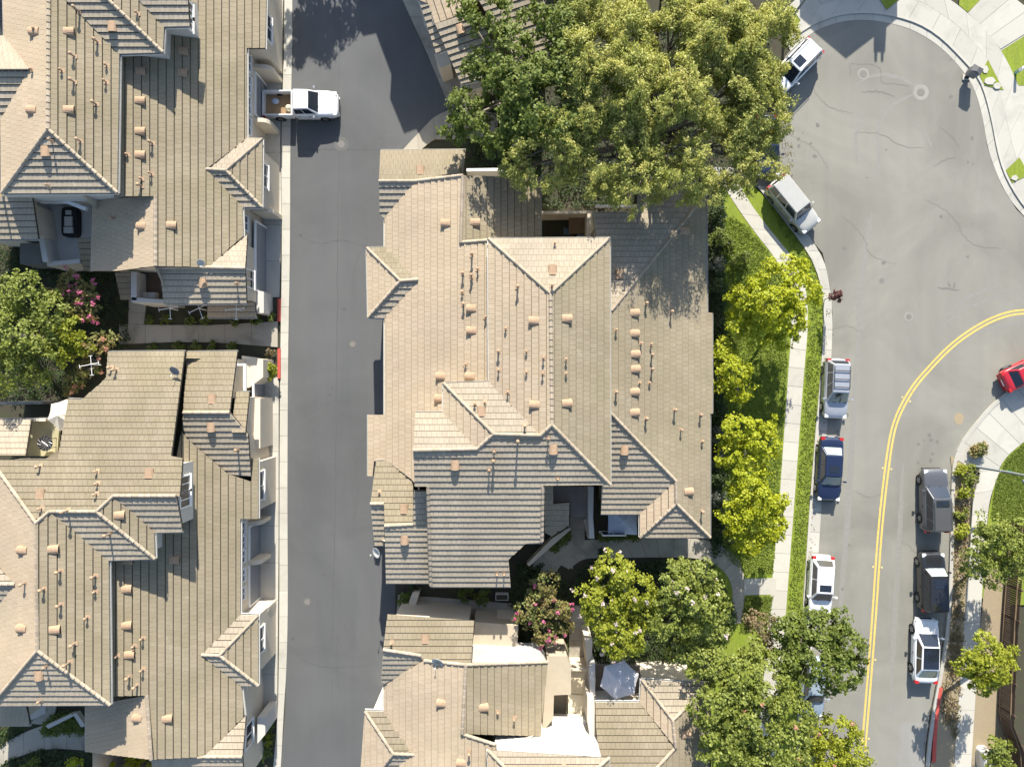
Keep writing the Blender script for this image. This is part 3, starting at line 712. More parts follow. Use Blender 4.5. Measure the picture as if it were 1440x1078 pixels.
A('S', [(292, 426), (358, 425), (361, 446), (292, 446)], (361, 446, 2.6), tile=TP, cap=False)
h.capx((219, 276), (219, 374)); h.capx((292, 376), (345, 377)); h.capx((224, 376), (292, 376))
h.walls([(-40, -60), (373, -60), (373, 68), (347, 68), (347, 195), (369, 196), (368, 291), (342, 291), (342, 332), (347, 332), (347, 426), (231, 427), (224, 382), (129, 381), (131, 281), (-40, 281)], Z1)
h.walls([(-40, -60), (262, -60), (266, 37), (230, 38), (229, 74), (168, 76), (165, 271), (3, 272), (-40, 272)], Z2, 4.6, low=False, m=M_white)
h.walls([(-60, 274), (45, 276), (54, 336), (-60, 336)], Z1, 0)
h.vents([(97, 45), (158, 37), (97, 155), (50, 45), (47, 155), (64, 212), (198, 100), (258, 72), (257, 103), (197, 142), (197, 185), (197, 218), (201, 318), (241, 317), (286, 397)])
h.pipes([(105, 80, .6), (105, 116, .6), (138, 60), (151, 93), (150, 116), (136, 147), (88, 100), (114, 199, .6), (74, 199, .5), (70, 262), (215, 202), (214, 245, .5), (200, 252), (199, 262, .6), (160, 307), (194, 20), (112, 17, .8), (46, 99, .3), (180, 218, .3), (50, 42, .3), (334, 399, .4)])
xw = h_x = W(347, 130, Z1).x-.4
for y in (84, 114, 144, 174): h.window((xw+.01, (539-y)*.925/S, 3.75), 0, 1.15, 1.0)
h.window((W(342, 310, Z1).x-.39, W(0, 311, 4).y, 3.7), 0, 1.0, 1.0)
h.window((W(369, 240, Z1).x-.39, W(0, 243, 4).y, 3.4), 0, 1.6, 1.2)
h.window((W(347, 400, Z1).x-.39, W(0, 390, 4).y, 3.3), 0, 1.2, 1.4)
h.window((W(373, 20, Z1).x-.39, W(0, 30, 4).y, 3.2), 0, 1.8, 1.2)
for y in (8, 26): h.window((W(266, 20, Z2).x-.39, W(0, y+4, 7.5).y, 7.6), 0, .85, 1.15)
gx = xw
h.garage(gx+.02, (539-176)/S, (539-122)/S); h.garage(gx+.02, (539-412)/S, (539-322)/S)
for y, l in ((114, 1.3), (186, 1.1), (306, 1.3)): h.fin(gx-.1, gx+l, (539-y)/S, 2.5)
h.block('wall', [(358, 408), (371, 410), (371, 440), (358, 440)], 0, 1.9, M_white)
h.block('floor_band', [(345, 70), (353, 70), (353, 193), (345, 193)], 2.75, 2.95, M_stucco)
h.block('balcony_wall', [(45, 278), (50, 278), (68, 368), (60, 368)], 2.0, 3.4, M_white)
h.block('balcony_wall', [(28, 342), (70, 342), (72, 371), (28, 371)], 0, 2.4, mat_plain('deck felt', (.14, .14, .13), .9))
h.block('balcony_wall', [(66, 368), (112, 364), (113, 370), (66, 374)], 0, 3.0, M_white)
h.block('balcony_deck', [(50, 276), (128, 276), (128, 366), (60, 366)], 1.8, 2.0, M_white)
h.block('balcony_wall', [(184, 382), (192, 382), (192, 422), (184, 422)], 0, 3.2, M_white)
h.block('balcony_wall', [(185, 418), (231, 421), (231, 426), (185, 425)], 0, 3.2, M_white)
h.block('balcony_deck', [(191, 380), (224, 380), (231, 421), (191, 421)], 1.6, 1.9, mat_plain('brown deck', (.12, .085, .06), .9))
h.block('roof_beam', [(80, 281), (87, 279), (121, 291), (119, 296)], 4.4, 4.7, M_trim)
h.block('roof_beam', [(56, 283), (110, 283), (110, 285), (56, 285)], 3.9, 4.2, M_trim)
h.finish()
topleft = h

# ---- house bottom left
h = House('townhouse', (180, 800), 'long tile roofed townhouse block at the lower left beside the alley')
A = h.facet
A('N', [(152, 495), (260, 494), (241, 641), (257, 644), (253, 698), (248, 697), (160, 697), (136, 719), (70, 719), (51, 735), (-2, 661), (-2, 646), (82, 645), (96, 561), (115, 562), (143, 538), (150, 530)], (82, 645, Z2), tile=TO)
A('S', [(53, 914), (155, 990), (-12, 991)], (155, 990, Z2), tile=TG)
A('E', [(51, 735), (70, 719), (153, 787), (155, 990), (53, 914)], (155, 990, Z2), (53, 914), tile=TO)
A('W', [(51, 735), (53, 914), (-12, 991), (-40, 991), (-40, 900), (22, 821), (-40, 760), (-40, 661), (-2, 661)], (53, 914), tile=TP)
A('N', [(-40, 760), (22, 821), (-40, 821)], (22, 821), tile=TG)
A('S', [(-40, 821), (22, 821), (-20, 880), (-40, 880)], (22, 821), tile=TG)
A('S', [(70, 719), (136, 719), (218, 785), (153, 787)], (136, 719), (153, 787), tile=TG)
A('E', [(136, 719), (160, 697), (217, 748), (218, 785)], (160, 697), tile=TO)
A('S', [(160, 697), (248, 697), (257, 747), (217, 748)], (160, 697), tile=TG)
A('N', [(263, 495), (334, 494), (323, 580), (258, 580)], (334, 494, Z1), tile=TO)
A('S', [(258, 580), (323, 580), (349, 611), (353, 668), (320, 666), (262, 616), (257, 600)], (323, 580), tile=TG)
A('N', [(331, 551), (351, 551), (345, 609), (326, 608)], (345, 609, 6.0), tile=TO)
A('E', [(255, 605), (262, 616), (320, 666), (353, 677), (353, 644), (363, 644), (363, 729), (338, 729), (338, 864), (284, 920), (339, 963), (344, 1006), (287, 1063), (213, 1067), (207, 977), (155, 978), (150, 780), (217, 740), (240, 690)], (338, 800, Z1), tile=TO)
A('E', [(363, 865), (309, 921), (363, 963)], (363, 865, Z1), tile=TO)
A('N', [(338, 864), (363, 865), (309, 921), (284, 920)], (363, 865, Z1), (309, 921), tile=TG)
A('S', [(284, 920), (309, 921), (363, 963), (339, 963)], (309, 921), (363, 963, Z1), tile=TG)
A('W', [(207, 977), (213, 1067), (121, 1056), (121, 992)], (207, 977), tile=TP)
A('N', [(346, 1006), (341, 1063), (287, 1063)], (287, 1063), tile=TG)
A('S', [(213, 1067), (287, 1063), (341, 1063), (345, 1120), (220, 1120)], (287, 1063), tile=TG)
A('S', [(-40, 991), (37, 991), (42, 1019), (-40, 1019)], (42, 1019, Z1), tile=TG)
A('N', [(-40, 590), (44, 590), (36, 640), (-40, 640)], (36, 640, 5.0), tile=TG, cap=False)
h.capx((207, 977), (213, 1067)); h.capx((258, 580), (323, 580)); 
h.walls([(262, 496), (334, 496), (330, 551), (351, 551), (349, 611), (353, 644), (363, 644), (363, 729), (338, 729), (338, 864), (363, 865), (363, 963), (339, 963), (344, 1006), (345, 1120), (121, 1120), (121, 992), (155, 985), (155, 990), (-40, 990), (-40, 646), (82, 645), (96, 562), (143, 538), (152, 497)], Z1)
h.walls([(-40, 648), (84, 646), (241, 646), (257, 644), (257, 747), (218, 748), (218, 785), (154, 787), (155, 990), (-40, 990)], Z2, 4.4, low=False, m=M_white)
h.walls([(-60, 985), (37, 985), (42, 1019), (-60, 1019)], Z1, 0)
h.vents([(297, 599), (298, 562), (210, 666), (57, 695), (168, 724), (75, 772), (34, 773), (77, 885), (33, 883), (55, 947), (178, 828), (178, 879), (182, 920), (195, 1009), (235, 1010), (245, 787), (180, 787)])
h.pipes([(58, 655, .6), (138, 662), (139, 679, .5), (137, 694, .5), (60, 714, .5), (97, 717, .9), (155, 750, .8), (86, 802, .6), (87, 849, .6), (135, 809), (135, 831), (124, 867), (106, 904), (99, 930, .8), (63, 827), (36, 819), (66, 936, .4), (58, 984, .4), (202, 896, .5), (202, 940, .5), (194, 962, .7), (190, 907, .4), (166, 921), (165, 520, .7), (158, 517, .6), (335, 632), (183, 950)])
xw = W(338, 800, Z1).x-.4
for y in (745, 765, 785, 812, 838): h.window((xw+.01, (539-y)*.925/S, 3.75), 0, .8, 1.1)
h.window((W(339, 980, Z1).x-.39, W(0, 985, 4).y, 3.6), 0, 1.3, 1.0)
h.window((W(345, 1030, Z1).x-.39, W(0, 1040, 4).y, 3.2), 0, 1.6, 1.3)
h.window((W(363, 690, Z1).x-.39, W(0, 685, 4).y, 3.3), 0, 2.0, 1.0)
h.window((W(363, 910, Z1).x-.39, W(0, 905, 4).y, 3.3), 0, 1.8, 1.0)
h.window((W(351, 580, Z1).x-.6, W(0, 605, 4).y, 3.0), 0, 1.3, 1.2)
for y in (680, 702): h.window((W(257, 690, Z2).x-.39, W(0, y, 7.2).y, 7.15), 0, .95, 1.25)
for a, b in ((733, 778), (782, 838), (968, 1010), (540, 562)): h.garage(xw+.02 if a > 600 else xw+.35, (539-b)/S, (539-a)/S)
for y, l in ((780, .9), (846, 1.3), (727, .9)): h.fin(xw-.1, xw+l, (539-y)/S, 2.4)
h.block('floor_band', [(337, 731), (344, 731), (344, 862), (337, 862)], 2.75, 2.95, M_stucco)
h.block('wall', [(345, 630), (366, 630), (366, 560), (345, 560)], 0, 2.7, M_stucco)
h.block('wall', [(340, 500), (370, 505), (370, 530), (350, 545), (340, 545)], 0, 2.3, M_stucco)
h.block('trellis', [(333, 511), (346, 511), (346, 514), (333, 514)], 3.6, 3.75, M_trim)
h.block('trellis', [(342, 514), (346, 514), (346, 551), (342, 551)], 3.6, 3.75, M_trim)
h.block('wall', [(362, 1008), (373, 1008), (373, 1032), (362, 1045)], 0, 2.6, M_white)
h.block('balcony_deck', [(34, 592), (84, 592), (80, 641), (34, 641)], 2.9, 3.1, mat_plain('sand deck', (.40, .36, .22), .9))
h.block('balcony_wall', [(36, 588), (64, 588), (64, 592), (36, 592)], 2.0, 3.9, M_stucco)
h.block('balcony_wall', [(0, 565), (60, 564), (60, 568), (0, 569)], 0, 2.5, mat_plain('grey board', (.25, .24, .22), .9))
h.block('porch_beam', [(64, 1020), (100, 1003), (104, 1006), (68, 1024)], 2.6, 3.0, M_white)
h.block('porch_beam', [(38, 992), (64, 992), (64, 1002), (44, 1012)], 2.6, 2.9, M_white)
h.block('porch_beam', [(102, 1003), (108, 1002), (120, 1020), (114, 1022)], 2.6, 3.0, M_white)
h.finish()
botleft = h

# ---- house bottom middle
h = House('townhouse', (700, 1010), 'tile roofed townhouse block at the bottom centre with white roof decks')
A = h.facet
A('W', [(541, 960), (597, 928), (655, 934), (650, 1031), (697, 1046), (700, 1130), (536, 1130), (540, 1000)], (540, 1000, Z1), tile=TP)
A('N', [(545, 863), (667, 872), (662, 931), (655, 934), (597, 928), (592, 921), (539, 913)], (597, 928), tile=TO)
A('S', [(539, 913), (592, 921), (597, 928), (541, 960), (536, 957)], (592, 921), tile=TG)
A('E', [(655, 934), (770, 930), (760, 1034), (650, 1031)], (655, 934), tile=TO)
A('W', [(513, 999), (553, 1059), (505, 1120)], (513, 999, Z1), tile=TP)
A('N', [(513, 999), (540, 1000), (583, 1060), (553, 1059)], (513, 999, Z1), (553, 1059), tile=TO)
A('S', [(553, 1059), (583, 1060), (530, 1125), (505, 1120)], (553, 1059), tile=TG)
A('N', [(686, 1054), (856, 1065), (771, 1140)], (856, 1065, Z2), tile=TG)
A('W', [(686, 1054), (771, 1140), (690, 1140)], (686, 1054), tile=TP)
A('E', [(856, 1065), (858, 1140), (771, 1140)], (856, 1065), tile=TO)
A('N', [(902, 955), (998, 961), (946, 1012)], (902, 955, Z1), tile=TG)
A('E', [(998, 961), (994, 1130), (880, 1130), (890, 1115), (950, 1050), (946, 1012)], (998, 961, Z1), (946, 1012), tile=TO)
A('W', [(902, 955), (946, 1012), (950, 1050), (900, 987)], (946, 1012), (902, 955), tile=TP)
A('N', [(837, 987), (900, 987), (950, 1050), (890, 1115), (848, 1115), (838, 1020)], (950, 1050), (900, 987), tile=TO)
h.capx((655, 934), (770, 930)); h.capx((650, 1031), (697, 1046)); h.capx((597, 928), (655, 934))
h.walls([(545, 865), (666, 873), (662, 931), (770, 931), (760, 1034), (700, 1046), (700, 1130), (536, 1130), (540, 1000), (536, 957)], Z1)
h.walls([(686, 1056), (856, 1066), (858, 1140), (690, 1140)], Z2, 3, low=False, m=M_white)
h.walls([(837, 988), (900, 988), (902, 957), (998, 963), (995, 1130), (845, 1130)], Z1)
h.walls([(513, 1000), (545, 1000), (545, 1120), (505, 1120)], Z1)
h.block('wall', [(769, 922), (797, 922), (803, 936), (803, 976), (779, 977), (778, 1010), (762, 1030), (769, 935)], 0, 3.9, mat_plain('tan stucco', (.40, .34, .25), .9, .1))
h.block('wall', [(803, 940), (829, 940), (829, 943), (803, 943)], 0, 2.2, M_stucco)
h.block('balcony_deck', [(803, 942), (829, 942), (826, 978), (803, 977)], 1.5, 1.8, mat_plain('cream deck', (.62, .54, .38), .9, .06))
h.block('balcony_deck', [(779, 977), (830, 977), (826, 1013), (779, 1012)], 1.0, 1.3, mat_plain('brown felt', (.30, .25, .17), .9))
h.block('balcony_deck', [(799, 976), (829, 978), (829, 1012), (799, 1012)], 1.2, 1.9, mat_plain('cream deck two', (.68, .61, .45), .9, .06))
h.block('roof_deck', [(700, 1042), (760, 1034), (778, 1010), (828, 1012), (838, 1050), (842, 1064), (690, 1056)], 2.2, 3.0, M_white)
h.block('skylight', [(780, 1014), (800, 1014), (801, 1031), (782, 1031)], 3.0, 3.12, mat_flat('skylight', (.5, .62, .66), .15))
h.block('parapet', [(826, 978), (836, 985), (838, 1052), (832, 1052), (826, 1012)], 0, 4.6, M_stucco)
h.block('parapet', [(829, 938), (837, 932), (837, 986), (830, 982)], 0, 3.8, M_white)
h.block('balcony_deck', [(838, 936), (900, 936), (899, 985), (838, 984)], 2.0, 2.3, mat_plain('balcony floor', (.22, .18, .15), .9))
h.block('balcony_wall', [(836, 980), (858, 980), (858, 986), (836, 986)], 2.3, 3.4, M_white)
h.block('wall', [(668, 874), (729, 879), (727, 913), (664, 912)], 0, 3.2, mat_plain('tan wall', (.42, .36, .27), .9, .1))
h.block('balcony_deck', [(664, 912), (760, 916), (768, 930), (662, 931)], 2.4, 4.0, M_white)
h.block('garden_wall', [(580, 832), (590, 832), (583, 856), (572, 856)], 0, 1.0, M_stucco)
h.block('garden_wall', [(668, 867), (728, 870), (728, 874), (668, 871)], 0, 2.0, M_stucco)
h.block('wall', [(822, 896), (833, 898), (832, 934), (826, 934)], 0, 2.6, M_stucco)
rl = MB()
for i in range(17): p = W(840+i*3.7, 934, 3.2); rl.box(p.x-.015, p.y-.015, 2.3, p.x+.015, p.y+.015, 3.3)
a, b_ = W(838, 933, 3.3), W(902, 936, 3.3); rl.tube([a, b_], [.03, .03], 6); rl.build('railing', M_iron, h.root)
h.vents([(598, 898), (622, 988), (679, 994), (963, 1032), (650, 1072)])
h.pipes([(551, 902, .5), (723, 1008, .5), (660, 1055, .6), (793, 1076, .5), (700, 1000, .3)])
h.finish()
botmid = h

# ---- house at the top, turned to follow the bend, half under the big tree
h = House('townhouse', (690, 40), 'tile roofed house at the top, turned at an angle and half hidden by trees')
dS = (.316, -.949)
A = h.facet
A(dS, [(591, 8), (603, 6), (630, 68), (613, 75)], (613, 75, 4.2), tile=TG, cap=False)
A(dS, [(612, 34), (668, 12), (712, 100), (674, 112), (648, 118)], (648, 118, Z1), tile=TG, cap=False)
A(dS, [(650, -40), (735, -70), (790, 62), (764, 69), (725, 82), (690, 30)], (764, 69, Z1+1), tile=TG, cap=False)
A((-.949, -.316), [(560, -60), (640, -70), (668, 12), (612, 34), (603, 6), (588, 0)], (588, 0, Z1), tile=TP, cap=False)
h.walls([(566, -55), (735, -66), (786, 60), (712, 98), (648, 116), (604, 10)], Z1, inset=.5)
h.block('wall', [(611, 76), (628, 70), (634, 90), (619, 96)], 0, 2.4, M_stucco)
h.block('wall', [(647, 118), (674, 110), (678, 122), (652, 132)], 0, 3.0, M_stucco)
h.block('wall', [(588, 0), (612, -10), (622, 22), (600, 20)], 0, 3.6, M_white)
b = MB(); b.prism([(-11.4, 44), (-11.4, 41.8), (-10.9, 41), (-9.9, 41.2), (-8.1, 36.4), (-8.8, 36.1), (-7.7, 33.4), (6, 38), (4, 55), (-12, 58)], 2, Z2); b.build('wall', M_stucco, h.root)  # unseen upper block, outline shaped to throw the shadow on the alley
h.vents([(647, 41)])
h.finish()
# ---- house just beyond the top edge whose shadow falls over the turning circle
h = House('gabled_house', (1190, -170), 'gabled house just above the turning circle throwing its shadow on it', None)
b = MB(); b.box(23.2, 37.6, 0, 30.2, 47, 5.2); b.build('wall', M_stucco, h.root)
b = MB(); b.add([(22.9, 37.2, 5.2), (30.5, 37.2, 5.2), (26.7, 37.2, 7.0), (22.9, 47.4, 5.2), (30.5, 47.4, 5.2), (26.7, 47.4, 7.0)], [(0, 1, 2), (5, 4, 3), (0, 2, 5, 3), (2, 1, 4, 5), (1, 0, 3, 4)]); b.build('roof', M_cap, h.root)
b = MB(); b.box(28.9, 38.2, 5, 29.8, 39, 7.3); b.box(29.0, 38.3, 7.3, 29.2, 38.9, 7.8); b.box(29.5, 38.3, 7.3, 29.7, 38.9, 7.8); b.build('chimney', M_stucco, h.root)
# ------------------------------------------------------------------ vehicles
M_head = mat_flat('headlamp', (.75, .78, .8), .12, .8)
M_tail = mat_flat('tail lamp', (.4, .02, .02), .2, .6)
M_carglass = mat_flat('car glass', (.015, .02, .03), .04, 1.0)
M_plastic = mat_flat('black plastic', (.02, .02, .022), .55, .3)
M_plate = mat_flat('licence plate', (.7, .7, .72), .4)
PAINTS = {}
def paint(nm, c, **k):
    if nm not in PAINTS: PAINTS[nm] = mat_paint(nm, c, **k)
    return PAINTS[nm]
def vehicle(name, label, cat, xy, head, L, Wd, Ht, kind, pt, hood=.98, deck=1.0, wind=.27, cowl=.17, rear=(.47, .40), roofw=.70, rails=False, sunroof=None, tint=M_carglass, bars=False, roofm=None, pale=None, shelf=None):
    t = thing(name, (xy[0], xy[1], 0), label, cat, 'parked vehicles', math.atan2(head[1], head[0])-PI/2)
    w = Wd/2; zs = hood-.02; zd = deck
    def loft(st, nm, m, zlow):
        vs = []; fs = []; k = 13
        for (y, wf, zl, zsh, zt) in st:
            ww = w*wf; half = [(0, zl), (ww*.82, zl), (ww*.97, zl+.12), (ww, zl+.3), (ww*.995, zsh-.12), (ww*.95, zsh-.01), (ww*.70, zt)]
            sec = half+[(0, zt+.02)]+[(-x, z) for x, z in half[:0:-1]]
            vs += [(x, y, z) for x, z in sec]
        k = len(vs)//len(st)
        for i in range(len(st)-1):
            for j in range(k): fs.append((i*k+j, i*k+(j+1) % k, (i+1)*k+(j+1) % k, (i+1)*k+j))
        fs.append(tuple(range(k))[::-1]); fs.append(tuple((len(st)-1)*k+j for j in range(k)))
        me = mesh(nm, vs, fs, m, t, True, True)
        mod = me.modifiers.new('s', 'SUBSURF'); mod.levels = 1; mod.render_levels = 2
        return me
    y0 = -L/2
    front = [(L/2-.95, 1.0, .24, hood-.03, hood), (L/2-.45, .97, .24, hood-.1, hood-.05), (L/2-.18, .90, .26, hood-.2, hood-.13), (L/2-.05, .80, .30, hood-.32, hood-.26), (L/2, .70, .36, hood-.42, hood-.38)]
    if kind == 'pickup':
        yc = -L*.085
        body = loft([(yc, .98, .3, hood-.02, hood), (yc+.1, 1, .26, hood-.01, hood+.01), (yc+.9, 1, .24, hood, hood+.02), (L/2-1.6, 1.0, .24, hood, hood+.03)]+front, 'body', pt, .24)
        b = MB()
        b.box(-w*.97, y0+.06, .45, -w*.97+.1, yc-.04, hood); b.box(w*.97-.1, y0+.06, .45, w*.97, yc-.04, hood); b.box(-w*.97+.1, yc-.16, .45, w*.97-.1, yc-.04, hood)
        b.box(-w*.97+.1, y0+.14, .45, w*.97-.1, yc-.16, .56); b.build('cargo_bed', pt, t, True)
        b = MB(); b.box(-w*.97+.1, y0+.13, .56, w*.97-.1, yc-.16, .575); b.build('bed_liner', mat_plain('plywood bed', (.30, .20, .11), .9, .25, 3), t, True)
        b = MB(); b.box(-w*.95, y0+.05, .48, w*.95, y0+.13, hood-.02); b.build('tailgate', pt, t, True)
    else:
        tail = [(y0, .76, .4, deck-.35, deck-.3), (y0+.06, .85, .32, deck-.2, deck-.14), (y0+.22, .94, .27, deck-.06, deck-.02), (y0+.6, .99, .24, deck-.01, deck)]
        body = loft(tail+[(y0+1.3, 1.0, .24, max(deck, hood), max(deck, hood)), (0, 1.0, .24, hood+.0, hood+.02), (L/2-1.6, 1.0, .24, hood, hood+.02)]+front, 'body', pt, .24)
    # cabin
    yw0 = L/2-L*wind; yw1 = L/2-L*wind-L*cowl            # windscreen foot, windscreen top
    yr0 = -L*rear[0]; yr1 = -L*rear[1]                    # rear glass foot, top
    if kind == 'pickup': yr0 = -L*.085+.08; yr1 = yr0+.1
    wb = w*.93; wt = w*roofw; zb = hood-.04; zt = Ht
    c = [Vector(p) for p in ((-wb, yr0, zb), (wb, yr0, zb), (wb*.96, yw0, zb), (-wb*.96, yw0, zb), (-wt, yr1, zt-.03), (wt, yr1, zt-.03), (wt*.97, yw1, zt-.02), (-wt*.97, yw1, zt-.02))]
    bm = bmesh.new(); V = [bm.verts.new(p) for p in c]
    for f in ((3, 2, 1, 0), (4, 5, 6, 7), (0, 1, 5, 4), (1, 2, 6, 5), (2, 3, 7, 6), (3, 0, 4, 7)): bm.faces.new([V[i] for i in f])
    bmesh.ops.bevel(bm, geom=[e for e in bm.edges if max(v.co.z for v in e.verts) > zb+.1], offset=.07, segments=3, affect='EDGES', profile=.6)
    me = bpy.data.meshes.new('cabin'); bm.to_mesh(me); bm.free(); me.materials.append(roofm or pt); me.polygons.foreach_set('use_smooth', [False]*len(me.polygons))
    o = bpy.data.objects.new('cabin', me); COL.objects.link(o); adopt(o, t, True)
    def pane(nm, q, u0, u1, v0, v1, m, off=.014, par=t, bow=0.0):
        a, b_, c_, d = [Vector(p) for p in q]; n = (b_-a).cross(d-a).normalized(); vs = []; K = 5
        for i in range(K):
            for j in range(2):
                u = u0+(u1-u0)*i/(K-1); v = v0+(v1-v0)*j
                vs.append((a.lerp(b_, u)).lerp(d.lerp(c_, u), v)+n*(off+bow*4*u*(1-u)))
        fs = [(2*i, 2*i+2, 2*i+3, 2*i+1) for i in range(K-1)]
        oo = mesh(nm, vs, fs, m, par, True, True); return oo
    pane('windshield', (c[3+0], c[2], c[6], c[7])[::1] if False else (c[2], c[3], c[7], c[6]), .07, .93, .04, .93, tint, bow=.03)
    pane('rear_window', (c[0], c[1], c[5], c[4]), .10, .90, .18, .90, pale or tint, bow=.02)
    for q, k in (((c[1], c[2], c[6], c[5]), 1), ((c[3], c[0], c[4], c[7]), -1)):
        spans = ((.06, .46), (.50, .93)) if kind != 'suv' else ((.05, .28), (.32, .60), (.635, .94))
        for s0, s1 in spans:
            if k < 0: s0, s1 = 1-s1, 1-s0
            pane('side_window', q, s0, s1, .14, .88, M_carglass)
    for sx in (1, -1):
        spans = ((yr0+.15, (yr0+yw0)/2-.02), ((yr0+yw0)/2+.02, yw0-.05))
        for a, b_ in spans:
            q = MB(); x0 = w*.985; q.box(min(sx*x0, sx*(x0+.022)), a, .36, max(sx*x0, sx*(x0+.022)), b_, hood-.16); d = q.build('door', pt, t, True)
            q = MB(); q.box(min(sx*x0, sx*(x0+.05)), a+.1, hood-.27, max(sx*x0, sx*(x0+.05)), a+.28, hood-.23); q.build('handle', M_plastic, d, True)
        q = MB(); q.tube([(sx*wb*.97, yw0-.32, hood+.04), (sx*(w+.09), yw0-.30, hood+.07)], [.03, .03], 6); q.box(min(sx*(w+.06), sx*(w+.25)), yw0-.36, hood+.0, max(sx*(w+.06), sx*(w+.25)), yw0-.24, hood+.16); q.build('mirror', pt if kind != 'pickup' else M_steel, t, True)
        q = MB(); hx = w*.62; q.box(min(sx*hx*.98, sx*w*.90), L/2-.36, hood-.24, max(sx*hx*.98, sx*w*.90), L/2-.10, hood-.135); q.build('headlight', M_head, t, True)
        if kind == 'pickup': q = MB(); q.box(min(sx*w*.88, sx*w*.985), y0+.03, .65, max(sx*w*.88, sx*w*.985), y0+.2, hood-.03)
        else: q = MB(); q.box(min(sx*w*.60, sx*w*.93), y0+.03, deck-.3, max(sx*w*.60, sx*w*.93), y0+.26, deck-.06)
        q.build('taillight', M_tail, t, True)
        for yy in (L*.31, -L*.29):
            M = Matrix.Translation((sx*(w-.115), yy, .34)) @ Matrix.Rotation(PI/2, 4, 'Y')
            q = MB(); q.lathe([(.24, -.125), (.33, -.13), (.345, -.09), (.345, .09), (.33, .13), (.24, .125)], 20, M); wh = q.build('wheel', M_black, t, True, True)
            q = MB(); q.lathe([(.235, -.125), (.22, -.132), (.22, .132), (.235, .125)], 16, M)
            for a in range(5):
                R_ = M @ Matrix.Rotation(2*PI*a/5, 4, 'Z'); q.box(.03, -.035, .127*sx, .23, .035, .142*sx, R_) if sx > 0 else q.box(.03, -.035, -.142, .23, .035, -.127, R_)
            q.build('rim', M_steel, wh, True)
            q = MB(); M2 = Matrix.Translation((sx*(w-.02), yy, .36)) @ Matrix.Rotation(PI/2, 4, 'Y'); q.lathe([(.41, -.03), (.41, .022)], 20, M2); q.build('wheel_well_shade', M_plastic, t, True)  # black disc paints the shade inside the wheel well
        if rails:
            q = MB(); q.tube([(sx*wt*.9, yr1+.15, zt), (sx*wt*.92, yr1+.25, zt+.07), (sx*wt*.92, yw1-.35, zt+.07), (sx*wt*.9, yw1-.25, zt)], [.02]*4, 6); q.build('roof_rail', M_plastic, t, True)
    if bars:
        for yy in (yr1+.5, yr1+1.15, yr1+1.75):
            q = MB(); q.box(-wt*.92, yy-.03, zt+.05, wt*.92, yy+.03, zt+.09); q.build('roof_bar', M_plastic, t, True)
    if sunroof:
        q = MB(); a, b_, ww = sunroof; q.box(-wt*ww, yw1-a-b_, zt-.03, wt*ww, yw1-a, zt-.004); q.build('sunroof', M_carglass, t, True)
    q = MB(); q.box(-.26, y0-.012, .55 if kind != 'pickup' else .5, .26, y0+.1, .67 if kind != 'pickup' else .6); q.build('licence_plate', M_plate, t, True)
    q = MB(); q.box(-w*.5, L/2-.12, .42, w*.5, L/2+.012, .62); q.build('grille', M_plastic, t, True)
    for yy, z_ in ((L/2-.1, .33), (y0+.1, .36)):
        q = MB(); q.box(-w*.74, yy-.1, z_-.06, w*.74, yy+.1, z_+.06); q.build('bumper', M_plastic if kind == 'suv' else pt, t, True)
    q = MB()
    for sx in (-.35, .25): q.tube([(sx*w*1.6, yw0+.03, hood+.02), (sx*w*1.6-.45, yw0-.12, hood+.10)], [.012, .012], 5)
    q.build('wiper', M_plastic, t, True)
    return t

white = paint('white paint', (.74, .75, .76)); silver = paint('silver paint', (.42, .44, .47), rough=.3, metal=.35)
vehicle('pickup_truck', 'white pickup truck with an open cargo bed backed up to a garage', 'pickup truck', (-16.25, 21.45), (1, 0), 5.8, 1.98, 1.86, 'pickup', white, hood=1.16, wind=.25, cowl=.115, roofw=.76)
vehicle('parked_suv', 'white estate car with a dark sunroof parked on the turning circle under the big tree', 'car', (21.75, 24.35), (-.70, -.72), 4.7, 1.86, 1.66, 'suv', white, hood=1.0, deck=1.05, rails=True, sunroof=(.12, .75, .55), wind=.24)
vehicle('parked_sedan', 'dark blue car mostly hidden under the edge of the big tree', 'car', (19.7, 18.3), (.03, -1), 4.7, 1.8, 1.45, 'sedan', paint('midnight paint', (.02, .028, .06), rough=.3), hood=.9, deck=.95)
vehicle('parked_suv', 'pale silver boxy off-road car parked on the bend by the grass verge', 'car', (21.65, 13.75), (.63, -.78), 4.7, 1.84, 1.78, 'suv', paint('champagne paint', (.50, .49, .45), rough=.3, metal=.2), hood=1.08, deck=1.12, wind=.27, cowl=.10, rear=(.475, .45), roofw=.76)
vehicle('parked_suv', 'silver crossover with black roof bars parked above the navy car', 'car', (24.95, -.4), (-.04, -1), 4.65, 1.84, 1.68, 'suv', silver, hood=1.0, deck=1.06, rails=True, bars=True)
vehicle('parked_sedan', 'navy blue sedan with a pale rear window parked along the left kerb', 'car', (24.5, -6.6), (-.05, -1), 5.0, 1.84, 1.46, 'sedan', paint('navy paint', (.012, .02, .055), rough=.3), hood=.9, deck=.97, wind=.26, cowl=.15, rear=(.36, .22), sunroof=(.25, .55, .55), pale=mat_flat('pale rear glass', (.5, .58, .55), .1, .8))  # rear pane is one even pale tone
vehicle('parked_hatchback', 'white hatchback with red tail lamps and a sunroof, nose under the street tree', 'car', (23.8, -15.5), (-.06, -1), 4.5, 1.82, 1.55, 'hatch', white, hood=.96, deck=1.0, wind=.25, cowl=.15, rear=(.45, .34), sunroof=(.15, .5, .7))
vehicle('parked_sedan', 'red car at the right edge by the pale corner pavement', 'car', (39.9, 1.0), (.9, .43), 4.5, 1.8, 1.44, 'sedan', paint('red paint', (.42, .018, .03), rough=.28), hood=.9, deck=.98, rear=(.40, .27))
